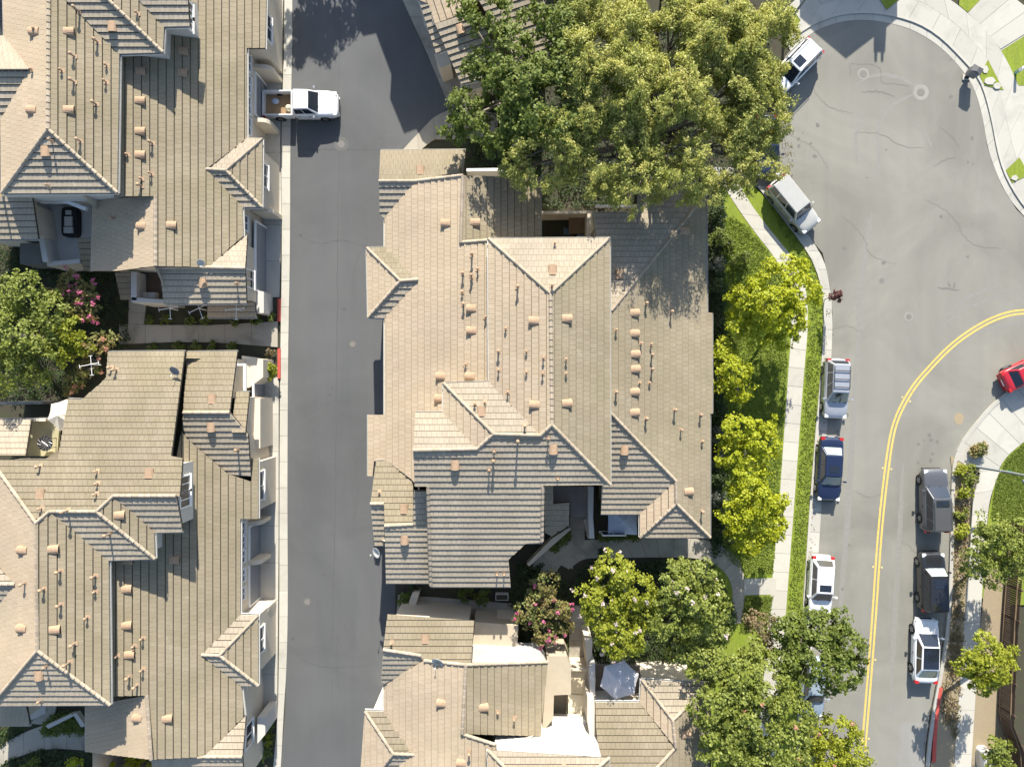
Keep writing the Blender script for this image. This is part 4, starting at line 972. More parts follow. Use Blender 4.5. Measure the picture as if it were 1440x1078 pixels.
vehicle('parked_suv', 'dark grey off-road estate with a sunroof parked by the shrub strip', 'car', (32.55, -9.0), (-.02, 1), 4.95, 1.92, 1.78, 'suv', paint('grey paint', (.11, .115, .125), rough=.3, metal=.3), hood=1.08, deck=1.1, rails=True, sunroof=(.15, .5, .68), rear=(.475, .44), roofw=.76)
vehicle('parked_suv', 'black boxy car with a pale windscreen', 'car', (32.35, -15.25), (-.01, 1), 4.6, 1.86, 1.78, 'suv', paint('black paint', (.018, .019, .022), rough=.28), hood=1.1, deck=1.1, tint=mat_flat('pale screen glass', (.5, .58, .58), .15, .8), wind=.26, cowl=.1, rear=(.475, .44), sunroof=(.2, .7, .6), roofw=.76)  # windscreen pane itself is pale, nothing stands behind it
vehicle('parked_coupe', 'white car with a wide black glass roof, nearest the red kerb', 'car', (31.9, -20.6), (.03, 1), 4.95, 1.88, 1.44, 'sedan', white, hood=.9, deck=.98, wind=.22, cowl=.17, rear=(.42, .24), sunroof=(.06, 1.6, .88), roofw=.72)
vehicle('parked_sedan', 'silver blue car parked beneath the leafy trees at the bottom', 'car', (23.2, -23.4), (-.05, -1), 4.6, 1.8, 1.48, 'sedan', paint('ice paint', (.30, .36, .42), rough=.3, metal=.2), hood=.92, deck=.97)
# things lying in the pickup bed
b = MB(); b.lathe([(.16, 0), (.24, .06), (.25, .22), (.18, .36), (.05, .38)], 12, Matrix.Translation((-17.2, 21.2, .58)))
tag(b.build('rope_bag', mat_plain('canvas', (.62, .56, .40), .9, .2, 8), None, smooth=True), 'pale canvas bag lying in the pickup bed against the cab', 'bag')
b = MB(); b.lathe([(.1, 0), (.23, .05), (.22, .16), (.08, .24)], 9, Matrix.Translation((-18.25, 21.75, .58)) @ Matrix.Scale(1.3, 4, (1, 0, 0)))
tag(b.build('sack', mat_plain('bluish sack', (.45, .5, .6), .8, .1, 8), None, smooth=True), 'bluish white sack near the tailgate of the pickup bed', 'sack')

# ------------------------------------------------------------------ street furniture
def street_light(x, y, ang, label, sign=False):
    c = W(x, y); t = thing('street_light', c, label, 'street light', 'street lights')
    b = MB(); b.lathe([(.2, 0), (.2, .12), (.11, .18), (.085, 4), (.06, 8.0)], 10, Matrix.Translation(c)); b.build('pole', M_galv, t, smooth=True)
    d = Vector((math.cos(ang), math.sin(ang), 0)); p = c+Vector((0, 0, 7.9))
    b = MB(); b.tube([p-d*.0, p+d*.6+Vector((0, 0, .25)), p+d*1.7+Vector((0, 0, .35))], [.05, .045, .04], 8); b.build('arm', M_galv, t)
    q = p+d*2.0+Vector((0, 0, .33)); b = MB(); b.tube([q-d*.35, q-d*.1, q+d*.3], [.05, .13, .1], 8); b.build('lamp_head', M_galv, t)
    if sign:
        b = MB(); b.box(c.x+.05, c.y-.02, 2.9, c.x+.75, c.y+.02, 3.12); s = b.build('street_sign', mat_flat('sign green', (.02, .16, .08), .4), t)
        b = MB(); b.box(c.x-.1, c.y-.03, 3.12, c.x+.2, c.y+.03, 3.16); b.build('bracket', M_trim, s)
M_galv = mat_plain('painted steel pole', (.20, .22, .22), .5, .1)
street_light(1103, 38, -.8, 'steel street light pole by the turning circle at the top edge')
street_light(1368, 655, PI, 'steel street light pole with a green street sign by the lower right pavement', True)
c = W(1358, 109); t = thing('cluster_mailbox', c, 'dark metal cluster mailbox on a pedestal at the kerb', 'mailbox'); M = Matrix.Translation(c) @ Matrix.Rotation(math.radians(-30), 4, 'Z')
b = MB(); b.box(-.14, -.14, .1, .14, .14, .55, M); b.build('pedestal', M_plastic, t)
b = MB(); b.box(-.38, -.24, .55, .38, .24, 1.32, M); M_mail = mat_plain('mailbox metal', (.09, .09, .095), .5, .1); b.build('cabinet', M_mail, t)
b = MB(); b.add([M @ Vector(v) for v in ((-.42, -.28, 1.32), (.42, -.28, 1.32), (.42, .28, 1.32), (-.42, .28, 1.32), (0, -.2, 1.42), (0, .2, 1.42))], [(0, 1, 4), (2, 3, 5), (1, 2, 5, 4), (3, 0, 4, 5), (3, 2, 1, 0)]); b.build('cap', M_mail, t)
for i in range(4):
    for j in range(3):
        b = MB(); b.box(-.36+i*.18+.01, -.252, .6+j*.23, -.36+i*.18+.17, -.24, .6+j*.23+.21, M); b.build('door', M_steel, t)
b = MB(); b.box(c.x-.3, c.y-.22, .0, c.x+.3, c.y+.22, .1); b.build('plinth', M_concW, t)
c = W(1427, 103); t = thing('utility_post', c, 'short white utility post with a green band on the lawn corner', 'post')
b = MB(); b.box(c.x-.1, c.y-.1, 0, c.x+.1, c.y+.1, .55); b.build('base', mat_flat('post green', (.25, .4, .32), .5), t)
b = MB(); b.box(c.x-.11, c.y-.11, .55, c.x+.11, c.y+.11, .95); b.box(c.x-.07, c.y-.07, .95, c.x+.07, c.y+.07, 1.0); b.build('cap', M_trim, t)
c = W(1379, 1062); t = thing('utility_cabinet', c, 'white rounded utility cabinet on the dry planting strip at the bottom right', 'cabinet')
b = MB(); P = [(c.x+.42*math.copysign(abs(math.cos(a))**.5, math.cos(a)), c.y+.85*math.copysign(abs(math.sin(a))**.5, math.sin(a))) for a in [2*PI*i/20 for i in range(20)]]
b.prism(ccw(P), 0, 1.0); b.build('body', M_trim, t); b = MB(); b.prism(ccw([(c.x+(p[0]-c.x)*.94, c.y+(p[1]-c.y)*.96) for p in P]), 1.0, 1.08); b.build('lid', M_white, t)
b = MB(); b.box(c.x-.435, c.y-.6, .15, c.x-.415, c.y+.6, .9); b.build('door', M_steel, t)

# board fence on the right
t = thing('board_fence', W(1406, 880), 'tall dark brown board fence along the right edge', 'fence')
fp = resample([W(*p) for p in ((1419, 735), (1413, 800), (1408, 870), (1404, 950), (1402, 1005), (1416, 1040), (1420, 1110))], 124)
for i in range(124):
    p, q = fp[i], fp[i+1]; d = (q-p).normalized(); n = Vector((-d.y, d.x, 0)); hh = 1.82+rnd.uniform(-.02, .02)
    b = MB(); M = Matrix(((d.x, n.x, 0, p.x), (d.y, n.y, 0, p.y), (0, 0, 1, 0), (0, 0, 0, 1))); b.box(.012, -.012+rnd.uniform(-.006, .006), .04, (q-p).length-.012, .014, hh, M); b.build('board', M_wood, t)
for i in range(0, 125, 14):
    p = fp[i]; b = MB(); b.box(p.x-.06, p.y-.06, 0, p.x+.06, p.y+.06, 1.95); b.build('post', M_wood, t)
for zz in (.35, 1.5):
    b = MB(); b.tube([p+Vector((-.05, 0, zz)) for p in fp[::6]], [.045]*len(fp[::6]), 5); b.build('rail', mat_plain('fence rail %.1f' % zz, (.22, .15, .09), .9, .2, 3), t)

# ------------------------------------------------------------------ patio things
def umbrella(c, r, hgt, m, label, n=8, drop=.45, sq=False, val=.12):
    t = thing('patio_umbrella', (c.x, c.y, 0), label, 'umbrella')
    b = MB(); b.tube([(c.x, c.y, c.z), (c.x, c.y, c.z+hgt)], [.025, .025], 8); b.build('pole', M_steel, t)
    b = MB(); b.lathe([(.25, c.z), (.25, c.z+.06), (.05, c.z+.1)], 14, Matrix.Translation((c.x, c.y, 0))); b.build('base', M_plastic, t)
    k = MB(); top = Vector((c.x, c.y, c.z+hgt)); ph = PI/4 if sq else .3
    ring = [Vector((c.x+r*math.cos(ph+2*PI*i/n), c.y+r*math.sin(ph+2*PI*i/n), c.z+hgt-drop)) for i in range(n)]
    for i in range(n):
        a, e = ring[i], ring[(i+1) % n]; mid = (a+e)/2+Vector((0, 0, -.06)); mid = mid.lerp(top, .04)
        k.add([top, a, mid, e], [(0, 1, 2), (0, 2, 3)]); k.add([a, mid, e, a-Vector((0, 0, val)), mid-Vector((0, 0, val)), e-Vector((0, 0, val))], [(0, 3, 4, 1), (1, 4, 5, 2)])
    k.build('canopy', m, t)
    b = MB()
    for a in ring: b.tube([top-Vector((0, 0, .03)), a-Vector((0, 0, .03))], [.012, .012], 5)
    b.build('rib_frame', M_steel, t)
    b = MB(); b.lathe([(.03, c.z+hgt), (.04, c.z+hgt+.04), (.01, c.z+hgt+.1)], 8, Matrix.Translation((c.x, c.y, 0))); b.build('finial', M_trim, t)
umbrella(W(873, 961, 5.0)-Vector((0, 0, 2.7)), 1.45, 2.7, mat_plain('white canvas', (.50, .49, .50), .8, .2, 3), 'white six sided patio umbrella in leaf shade on a balcony', 6, .55)
umbrella(W(877, 733, 2.6)-Vector((0, 0, 2.5)), 1.55, 2.5, mat_plain('shade blue canvas', (.55, .6, .72), .8, .06, 3), 'white square patio umbrella tinted blue for the shade under the eaves', 4, .5, True)  # white canvas given a blue tint for the shade below the eaves
umbrella(W(82, 584, 5.3)-Vector((0, 0, 2.2)), 1.15, 2.3, mat_plain('beige canvas', (.70, .63, .5), .8, .06, 3), 'beige patio umbrella on the left balcony beside the big roof', 6, .6)
def table(c, r, hgt, m, label, rect=None):
    t = thing('patio_table', c, label, 'table'); b = MB()
    if rect: b.box(c.x-rect[0], c.y-rect[1], c.z+hgt-.05, c.x+rect[0], c.y+rect[1], c.z+hgt); lx, ly = rect[0]*.85, rect[1]*.85
    else:
        lx = ly = r*.6; b.lathe([(r, hgt-.03), (r, hgt)], 20, Matrix.Translation(c))
    b.build('table_top', m, t)
    for sx in (-1, 1):
        for sy in (-1, 1):
            b = MB(); b.tube([c+Vector((sx*lx, sy*ly, 0)), c+Vector((sx*lx, sy*ly, hgt-.03))], [.025, .025], 6); b.build('leg', M_plastic, t)
    return t
t = table(W(73, 622, 3.1), .55, .74, M_plastic, 'round dark wire patio table on the left balcony under the umbrella')
for i in range(12):
    a = 2*PI*i/12; c = W(73, 622, 3.1); b = MB(); b.tube([c+Vector((0, 0, .76)), c+Vector((.3*math.cos(a+.4), .3*math.sin(a+.4), .77)), c+Vector((.55*math.cos(a), .55*math.sin(a), .76))], [.012]*3, 4); b.build('spoke', M_steel, t)
table(W(811, 318, 0), .5, .74, mat_plain('teak', (.22, .15, .09), .8, .2, 4), 'square brown patio table in the walled court at the top of the middle house', (.68, .75))
def chair(c, ang, m, label):
    t = thing('patio_chair', c, label, 'chair', 'patio chairs', ang); L = dict(local=True)
    b = MB(); b.box(-.25, -.24, .40, .25, .26, .46); b.build('seat', m, t, True)
    b = MB(); b.box(-.25, -.28, .46, .25, -.22, .92); b.build('backrest', m, t, True)
    for sx in (-.22, .22):
        for sy in (-.24, .22):
            b = MB(); b.box(sx-.02, sy-.02, 0, sx+.02, sy+.02, .4); b.build('leg', M_plastic, t, True)
chair(W(797, 327, 0), -PI/2, mat_flat('sling blue', (.12, .17, .24), .8), 'dark blue patio chair left of the brown table'); chair(W(815, 331, 0), 0, mat_flat('sling grey', (.3, .33, .36), .8), 'grey patio chair below the brown table')
chair(W(197, 389, 1.9), -PI/2, mat_flat('sea green plastic', (.05, .30, .24), .5), 'green plastic chair on the brown deck of the upper left house')
c = W(104, 314, 2.0); t = thing('daybed', c, 'black framed daybed with white cushions on the upper left balcony', 'daybed')
b = MB(); P = [(c.x+.58*math.copysign(abs(math.cos(a))**.35, math.cos(a)), c.y+1.1*math.copysign(abs(math.sin(a))**.35, math.sin(a))) for a in [2*PI*i/24 for i in range(24)]]; b.prism(ccw(P), 2.0, 2.55); b.build('frame', M_plastic, t)
for dy, sx, sy in ((.65, .2, .16), (.0, .28, .35), (-.65, .33, .22)):
    b = MB(); b.box(c.x-sx, c.y+dy-sy, 2.55, c.x+sx, c.y+dy+sy, 2.68); b.build('cushion', M_white, t)
c = W(212, 416, 1.9); t = thing('bench', c, 'pale bench with two white cushions at the edge of the brown deck', 'bench')
b = MB(); b.box(c.x-.62, c.y-.22, 1.9, c.x+.62, c.y+.22, 2.25); b.build('base', M_stucco, t)
for s in (-.3, .3):
    b = MB(); b.box(c.x+s-.28, c.y-.21, 2.25, c.x+s+.28, c.y+.21, 2.37); b.build('cushion', M_white, t)
c = W(706, 836); t = thing('planter_box', c, 'white planter box on the walk below the middle house', 'planter'); b = MB(); b.box(c.x-.5, c.y-.25, .07, c.x+.5, c.y+.25, .6); b.build('box', M_white, t)
b = MB(); b.box(c.x-.44, c.y-.19, .6, c.x+.44, c.y+.19, .62); b.build('soil', M_soil, t)

# ------------------------------------------------------------------ aerials and dishes on the roofs
def aerial(p, label, a0=.3, hgt=1.3):
    t = thing('roof_aerial', p, label, 'aerial', 'roof aerials'); p = Vector(p)
    b = MB(); b.tube([p, p+Vector((0, 0, hgt))], [.03, .025], 6); b.build('mast', M_trim, t)
    for k in range(2):
        a = a0+k*1.45; d = Vector((math.cos(a), math.sin(a), 0)); q = p+Vector((0, 0, hgt-.05-k*.12)); b = MB(); b.tube([q-d*.75, q+d*.6], [.022, .022], 6); b.build('crossbar', M_trim, t)
        for e in (-.75, .6):
            s = Vector((-d.y, d.x, 0))*.14; b = MB(); b.tube([q+d*e-s, q+d*e+s], [.016, .016], 5); b.build('element', M_trim, t)
aerial(W(250, 436, 2.8), 'white aerial at the left of the row below the upper left roof', .15); aerial(W(290, 436, 2.8), 'white aerial in the middle of the row below the upper left roof', .45)
aerial(W(341, 437, 2.8), 'white aerial at the alley end of the row below the upper left roof', .1); aerial(W(142, 513, 4.5), 'white aerial by the crape myrtle at the corner of the lower left roof', .2)
def dish(p, ang, label, r=.36, m=None, tilt=.7):
    p = Vector(p); t = thing('satellite_dish', p, label, 'satellite dish', 'satellite dishes')
    b = MB(); b.tube([p-Vector((0, 0, .2)), p+Vector((0, 0, .35)), p+Vector((.1*math.cos(ang), .1*math.sin(ang), .5))], [.025]*3, 6); b.build('mast', M_steel, t)
    M = Matrix.Translation(p+Vector((0, 0, .62))) @ Matrix.Rotation(ang, 4, 'Z') @ Matrix.Rotation(tilt, 4, 'Y')
    b = MB(); b.lathe([(r*.05, -.10), (r*.4, -.08), (r*.75, -.03), (r, .04), (r*.96, .05), (r*.7, -.01), (r*.35, -.06)], 20, M); b.build('reflector', m or M_white, t, smooth=True)
    b = MB(); b.tube([M @ Vector((r*.9, 0, 0)), M @ Vector((r*.5, 0, .42))], [.015, .015], 5); k = b.build('feed_arm', M_steel, t)
    b = MB(); e = M @ Vector((r*.45, 0, .42)); b.lathe([(.04, -.04), (.05, 0), (.03, .06)], 8, Matrix.Translation(e)); b.build('receiver', M_trim, k)
def onroof(hh, x, y): return hh.spot(x, y)[0]
dish(onroof(botleft, 252, 521), -1.9, 'dark satellite dish on the step between the lower left roofs', .36, mat_plain('dark dish', (.2, .2, .21), .5))
dish(onroof(botmid, 617, 925), -2.0, 'white satellite dish throwing a round shadow on the bottom centre roof', .42)
dish(W(532, 774, 4.4), PI+.3, 'white satellite dish on the alley corner of the middle house', .38)
dish(onroof(topleft, 288, 371), -1.2, 'small white satellite dish on the ridge of the upper left roof', .26)
# ------------------------------------------------------------------ trees, shrubs, ground cover
L_lime = mat_leaf('lime leaves', (.29, .34, .014), (.46, .48, .025), (.38, .40, .014), .4)
L_willow = mat_leaf('willow leaves', (.17, .195, .04), (.42, .44, .11), (.45, .43, .12), .34)
L_green = mat_leaf('green leaves', (.085, .125, .02), (.20, .24, .045), (.14, .18, .028), .35)
L_mid = mat_leaf('mid green leaves', (.125, .165, .028), (.30, .335, .07), (.21, .245, .04), .35)
L_yel = mat_leaf('yellow green leaves', (.19, .23, .02), (.36, .38, .035), (.29, .31, .025), .38)
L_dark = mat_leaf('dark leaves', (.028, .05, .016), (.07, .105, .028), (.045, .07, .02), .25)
L_myrt = mat_leaf('myrtle leaves', (.10, .13, .035), (.24, .25, .07), (.27, .20, .075), .3)
L_grey = mat_leaf('grey leaves', (.09, .11, .085), (.16, .18, .13), (.12, .13, .10), .25)
L_brown = mat_leaf('tawny leaves', (.15, .14, .06), (.24, .20, .10), (.20, .14, .07), .3)
L_burg = mat_leaf('burgundy leaves', (.09, .03, .03), (.16, .06, .05), (.10, .03, .03), .3)
P_pink = mat_leaf('pink petals', (.55, .10, .24), (.62, .22, .34), (.60, .14, .26), .3)
P_pale = mat_leaf('pale petals', (.62, .50, .52), (.70, .60, .60), (.66, .52, .5), .3)
P_rust = mat_leaf('rust petals', (.42, .20, .14), (.5, .28, .2), (.45, .22, .15), .3)
rng = np.random.default_rng(5)

def leafcloud(C, Rad, nleaf, L, Wd, out, droop=0.0, flat=.75, spread=.5):
    """C cluster centres (n,3), Rad cluster radii, out outward directions -> quads"""
    n = len(C); m = nleaf
    d = rng.normal(size=(n, m, 3)); d /= np.linalg.norm(d, axis=2, keepdims=True)
    r = rng.random((n, m, 1))**.45
    pos = C[:, None, :]+d*r*Rad[:, None, None]*np.array([1, 1, flat])
    nor = out[:, None, :]*.5+np.array([0, 0, .75])+rng.normal(size=(n, m, 3))*spread
    if droop: pos[..., 2] -= droop*rng.random((n, m))
    nor /= np.linalg.norm(nor, axis=2, keepdims=True)
    t = rng.normal(size=(n, m, 3))
    if droop: t = t*.35+out[:, None, :]*np.array([1, 1, .2])*.8+np.array([0, 0, -.55])
    t -= nor*np.sum(t*nor, axis=2, keepdims=True); t /= np.linalg.norm(t, axis=2, keepdims=True)+1e-6
    b = np.cross(nor, t); s = (.65+.7*rng.random((n, m, 1)))
    a0 = pos-t*L/2*s; a2 = pos+t*L/2*s; a1 = pos+b*Wd/2*s+nor*Wd*.18; a3 = pos-b*Wd/2*s+nor*Wd*.18
    return np.stack([a0, a1, a2, a3], axis=2).reshape(-1, 3)
def quads(name, V, m, parent):
    n = len(V)//4; me = bpy.data.meshes.new(name); me.vertices.add(4*n); me.loops.add(4*n); me.polygons.add(n)
    me.vertices.foreach_set('co', V.astype(np.float32).ravel()); me.loops.foreach_set('vertex_index', np.arange(4*n, dtype=np.int32))
    me.polygons.foreach_set('loop_start', np.arange(0, 4*n, 4, dtype=np.int32)); me.polygons.foreach_set('loop_total', np.full(n, 4, dtype=np.int32))
    me.materials.append(m); me.update(); me.validate()
    o = bpy.data.objects.new(name, me); COL.objects.link(o); return adopt(o, parent)
def tree(name, label, base, lobes, leaf, cat='tree', group=None, dens=5.0, nleaf=26, rc=.42, L=.26, Wd=.17, droop=0.0, trunk=.16, blossom=None, low=-.35, spread=.5, limbs=True, flat=.8, gap=.0):
    B = W(*base); t = thing(name, B, label, cat, group); CC, RR, OO = [], [], []
    lob = [(np.array(W(*q[:3])), q[3]) for q in lobes]; dk = [q[4] if len(q) > 4 else 1 for q in lobes]
    cen = np.mean([c for c, r in lob], axis=0)
    for (c, r), kf in zip(lob, dk):
        k = int(dens*kf*r*r*4)
        d = rng.normal(size=(k*2, 3)); d /= np.linalg.norm(d, axis=1, keepdims=True); d = d[d[:, 2] > low][:k]
        ph = rng.random(3)*6
        wob = 1+.18*np.sin(3*np.arctan2(d[:, 1], d[:, 0])+ph[0])+.12*np.sin(5*np.arctan2(d[:, 1], d[:, 0])+ph[1]+4*d[:, 2])
        rad = r*(.55+.5*rng.random(len(d))**.6)*wob
        CC.append(c+d*rad[:, None]*np.array([1, 1, .72])); RR.append(rc*(.6+.8*rng.random(len(d)))); OO.append(d)
    C = np.concatenate(CC); Rr = np.concatenate(RR); O = np.concatenate(OO)
    C[:, 2] = np.maximum(C[:, 2], .25)
    if gap:
        f = np.sin(C[:, 0]*1.7+1)+np.sin(C[:, 1]*1.9+2)+np.sin((C[:, 0]+C[:, 1])*1.1+C[:, 2]*1.3); keep = f > -2.0+gap; C, Rr, O = C[keep], Rr[keep], O[keep]
    quads('crown', leafcloud(C, Rr, nleaf, L, Wd, O, droop, flat, spread), leaf, t)
    if blossom:
        bm, frac, bl = blossom; i = rng.random(len(C)) < frac; up = O[i].copy(); C2 = C[i]+up*.32; C2[:, 2] += .12
        quads('blossom', leafcloud(C2, np.full(len(C2), .17), 12, .13, .12, up), bm, t)
    if trunk:
        top = Vector(cen); top.z = max(1.2, top.z*.55); mid = B.lerp(top, .5)+Vector((rnd.uniform(-.15, .15), rnd.uniform(-.15, .15), 0))
        b = MB(); b.tube([B, B+Vector((0, 0, .15)), mid, top], [trunk*1.5, trunk*1.1, trunk, trunk*.75], 9); tr = b.build('trunk', M_bark, t, smooth=True)
        if limbs:
            for c, r in lob:
                c = Vector(c); k = top.lerp(c, .5)+Vector((rnd.uniform(-.3, .3), rnd.uniform(-.3, .3), .2)); b = MB()
                b.tube([top-Vector((0, 0, .1)), k, c], [trunk*.5, trunk*.33, trunk*.14], 6)
                for q in range(3):
                    a = Vector((rnd.uniform(-1, 1), rnd.uniform(-1, 1), rnd.uniform(-.1, .7)))*r*.75; b.tube([k.lerp(c, .6), k.lerp(c, .8)+a*.5, c+a], [trunk*.2, trunk*.13, trunk*.05], 5)
                b.build('limb', M_bark, tr, smooth=True)
    return t

T = 'street and garden trees'
wl = [(880, 50, 10), (950, 40, 10), (1015, 50, 9.6), (1058, 105, 9.2), (1058, 165, 9), (1018, 215, 9), (950, 222, 9.4), (900, 185, 10), (960, 135, 10.4), (1010, 135, 10), (885, 118, 10.4), (830, 80, 10), (832, 150, 10), (792, 192, 9.2), (850, 230, 9), (765, 232, 8.4), (1045, 225, 8.4), (900, 248, 8.6), (840, 15, 9.6), (930, -10, 9.6), (1005, -5, 9.3), (755, 200, 8.8), (1066, 58, 8.8), (965, 252, 8.5)]
wl = [(x, y, z+rnd.uniform(-.7, .7), 2.05+rnd.uniform(-.3, .35), 2.2 if y < 130 else 1.6 if y < 200 else .75) for x, y, z in wl]+[(865, 272, 7.6, .8), (1010, 252, 7.6, .9), (975, 274, 7.4, .6), (925, 272, 7.4, .7), (720, 238, 7.6, .8), (835, 268, 7.6, .7), (1082, 190, 8.2, .7), (1085, 130, 8.6, .8)]
tree('willow_tree', 'huge feathery yellow green tree over the top centre roofs', (915, 165), wl,
     L_willow, group=T, dens=8.5, nleaf=42, rc=.29, L=.21, Wd=.072, droop=.55, trunk=.42, low=-.05, spread=.7, flat=.8, gap=.75)
tree('maple_tree', 'dark green broadleaf tree left of the huge feathery tree', (738, 120),
     [(692, 28, 8.6, 1.7), (722, 72, 9, 1.5), (676, 92, 8, 1.0), (745, 128, 9.5, 2.2), (662, 158, 7.5, 1.5), (708, 172, 8.5, 1.9), (770, 165, 9.5, 2), (800, 40, 9.5, 1.9), (652, 12, 8, .9), (795, 100, 9.6, 1.9), (704, 208, 7, 1.1), (640, 180, 7, .9), (770, 8, 8.6, 1.2), (700, 120, 8.4, 1.2)],
     L_green, group=T, dens=7.0, nleaf=30, rc=.36, L=.22, Wd=.15, trunk=.26, low=-.2, gap=.5)
lime = [('bright lime tree by the bend of the pavement, largest of the lime trees', (1083, 462), [(1085, 398, 5, 1.25), (1048, 425, 4.6, 1.2), (1105, 445, 4.8, 1.25), (1125, 408, 4.8, 1.2), (1070, 462, 4.4, 1.2), (1085, 430, 5.6, 1.4), (1040, 450, 4.2, .9), (1118, 380, 4.6, .8), (1105, 475, 4.0, .8)]),
        ('small lime tree touching the wall, second from the top of the lime trees', (1036, 548), [(1032, 524, 4, 1.0), (1040, 550, 3.8, .8), (1018, 492, 3.6, .7), (1018, 545, 3.4, .8)]),
        ('lime tree between the path and the wall, level with the navy car', (1048, 648), [(1040, 606, 4.4, 1.1), (1070, 622, 4.5, 1.1), (1028, 640, 4, 1.0), (1052, 662, 4.1, 1.1), (1076, 600, 4.2, .7)]),
        ('lowest lime tree, right of the corner of the middle house', (1058, 736), [(1060, 705, 4.6, 1.3), (1036, 728, 4.2, 1.1), (1083, 742, 4, 1.0), (1050, 682, 4.4, 1.0), (1088, 708, 4.1, .8), (1056, 764, 3.7, .85)])]
for lb, bs, lo in lime: tree('lime_tree', lb, bs, [(x, y, z, r*1.13) for x, y, z, r in lo], L_lime, group='lime trees on the lawn', dens=8, nleaf=30, rc=.30, L=.19, Wd=.14, trunk=.1, low=-.4)
tree('crape_myrtle', 'pink flowering tree between the middle and bottom houses', (765, 862), [(768, 822, 4, .9), (742, 858, 3.8, .95), (782, 855, 4, 1.0), (764, 888, 3.6, .95), (748, 838, 3.9, .7), (790, 880, 3.5, .7)], L_myrt, group=T, dens=9, nleaf=20, rc=.28, L=.2, Wd=.14, trunk=.09, blossom=(P_pink, .09, 1))
tree('crape_myrtle', 'yellow green pale blossomed tree south of the curved walk', (868, 858), [(860, 806, 6.1, 1.38), (842, 850, 6.2, 1.43), (890, 828, 6.6, 1.54), (872, 880, 6.0, 1.43), (912, 858, 6.0, 1.21), (862, 905, 5.1, 0.88), (884, 898, 6.6, 1.0), (852, 892, 6.2, .9), (868, 912, 6.0, .7)], L_yel, group=T, dens=7.5, nleaf=30, rc=.32, L=.19, Wd=.13, trunk=.12, blossom=(P_pale, .07, 1))
tree('crape_myrtle', 'green pale blossomed tree between the curved walk and the street lawn', (970, 852), [(952, 830, 7.0, 1.43), (984, 808, 6.6, 1.21), (982, 856, 6.6, 1.43), (938, 868, 6.6, 1.32), (1004, 842, 6.2, 0.99), (1000, 888, 6.0, 1.21), (960, 800, 6.2, 0.77)], L_mid, group=T, dens=7.5, nleaf=30, rc=.32, L=.19, Wd=.13, trunk=.12, blossom=(P_pale, .07, 1))
tree('street_tree', 'big green street tree covering the lower right corner of the bottom house', (1040, 985), [(962, 915, 5.2, 1.12), (1000, 932, 5.9, 1.57), (1040, 955, 6.6, 1.79), (1010, 990, 6.6, 1.79), (1060, 1010, 7.0, 2.02), (1022, 1042, 6.6, 1.9), (1084, 965, 6.6, 1.57), (1100, 1052, 6.9, 2.02), (1050, 1080, 6.6, 1.9), (1110, 1000, 6.6, 1.46), (1060, 915, 5.6, 1.01)], L_mid, group=T, dens=6, nleaf=34, rc=.34, L=.20, Wd=.14, trunk=.2, blossom=(P_rust, .012, 1))
tree('street_tree', 'dark green street tree leaning over the road below the white hatchback', (1130, 935), [(1120, 888, 6.0, 1.34), (1160, 885, 6.0, 1.57), (1188, 908, 6.0, 1.46), (1182, 946, 6.0, 1.34), (1142, 928, 6.5, 1.68), (1112, 930, 6.0, 1.23)], L_green, group=T, dens=6.5, nleaf=34, rc=.34, L=.20, Wd=.15, trunk=.17)
tree('street_tree', 'tawny thin tree beside the dark street tree', (1078, 905), [(1074, 882, 5, .95), (1088, 905, 5, .9), (1060, 870, 4.4, .6)], L_brown, group=T, dens=8, nleaf=18, rc=.32, L=.2, Wd=.12, trunk=.1)
tree('street_tree', 'yellow green street tree at the bottom edge beside the yellow line', (1160, 1050), [(1138, 1035, 5.2, 1.15), (1178, 1028, 5.2, 1.26), (1165, 1068, 5.2, 1.49), (1200, 1060, 5, 1.15), (1150, 1090, 5, 1.49)], L_yel, group=T, dens=7, nleaf=30, rc=.34, L=.19, Wd=.13, trunk=.13, blossom=(P_rust, .02, 1))
tree('broadleaf_tree', 'large round green tree at the left edge between the two left houses', (20, 470), [(28, 415, 5.5, 1.6), (68, 442, 5, 1.2), (18, 470, 5.6, 1.8), (58, 482, 5, 1.2), (12, 520, 5, 1.6), (50, 528, 4.4, .9), (-15, 440, 5.2, 1.6), (-20, 500, 5, 1.6), (70, 420, 4.6, .7)], L_mid, group=T, dens=6.5, nleaf=28, rc=.4, L=.19, Wd=.14, trunk=.2)
tree('garden_tree', 'small light green tree beside the pink blossom on the left', (100, 485), [(98, 466, 4.4, 1.0), (84, 494, 4.2, .85), (112, 486, 4, .8)], L_yel, group=T, dens=8, nleaf=30, rc=.3, L=.22, Wd=.16, trunk=.1)
tree('crape_myrtle', 'crape myrtle with a bright pink side by the upper left house', (112, 420), [(98, 392, 3.9, .7), (122, 412, 4, .8), (86, 410, 3.8, .6), (126, 436, 3.8, .75), (106, 432, 3.8, .7)], L_myrt, group=T, dens=10, nleaf=20, rc=.26, L=.19, Wd=.13, trunk=.08, blossom=(P_pink, .34, 1))
tree('crape_myrtle', 'crape myrtle with few rusty blossoms by the corner of the lower left roof', (132, 505), [(132, 486, 3.6, .8), (154, 480, 3.4, .6), (124, 518, 3.4, .75), (104, 528, 3.2, .6), (98, 548, 2.8, .5)], L_myrt, group=T, dens=10, nleaf=20, rc=.26, L=.19, Wd=.13, trunk=.08, blossom=(P_rust, .2, 1))
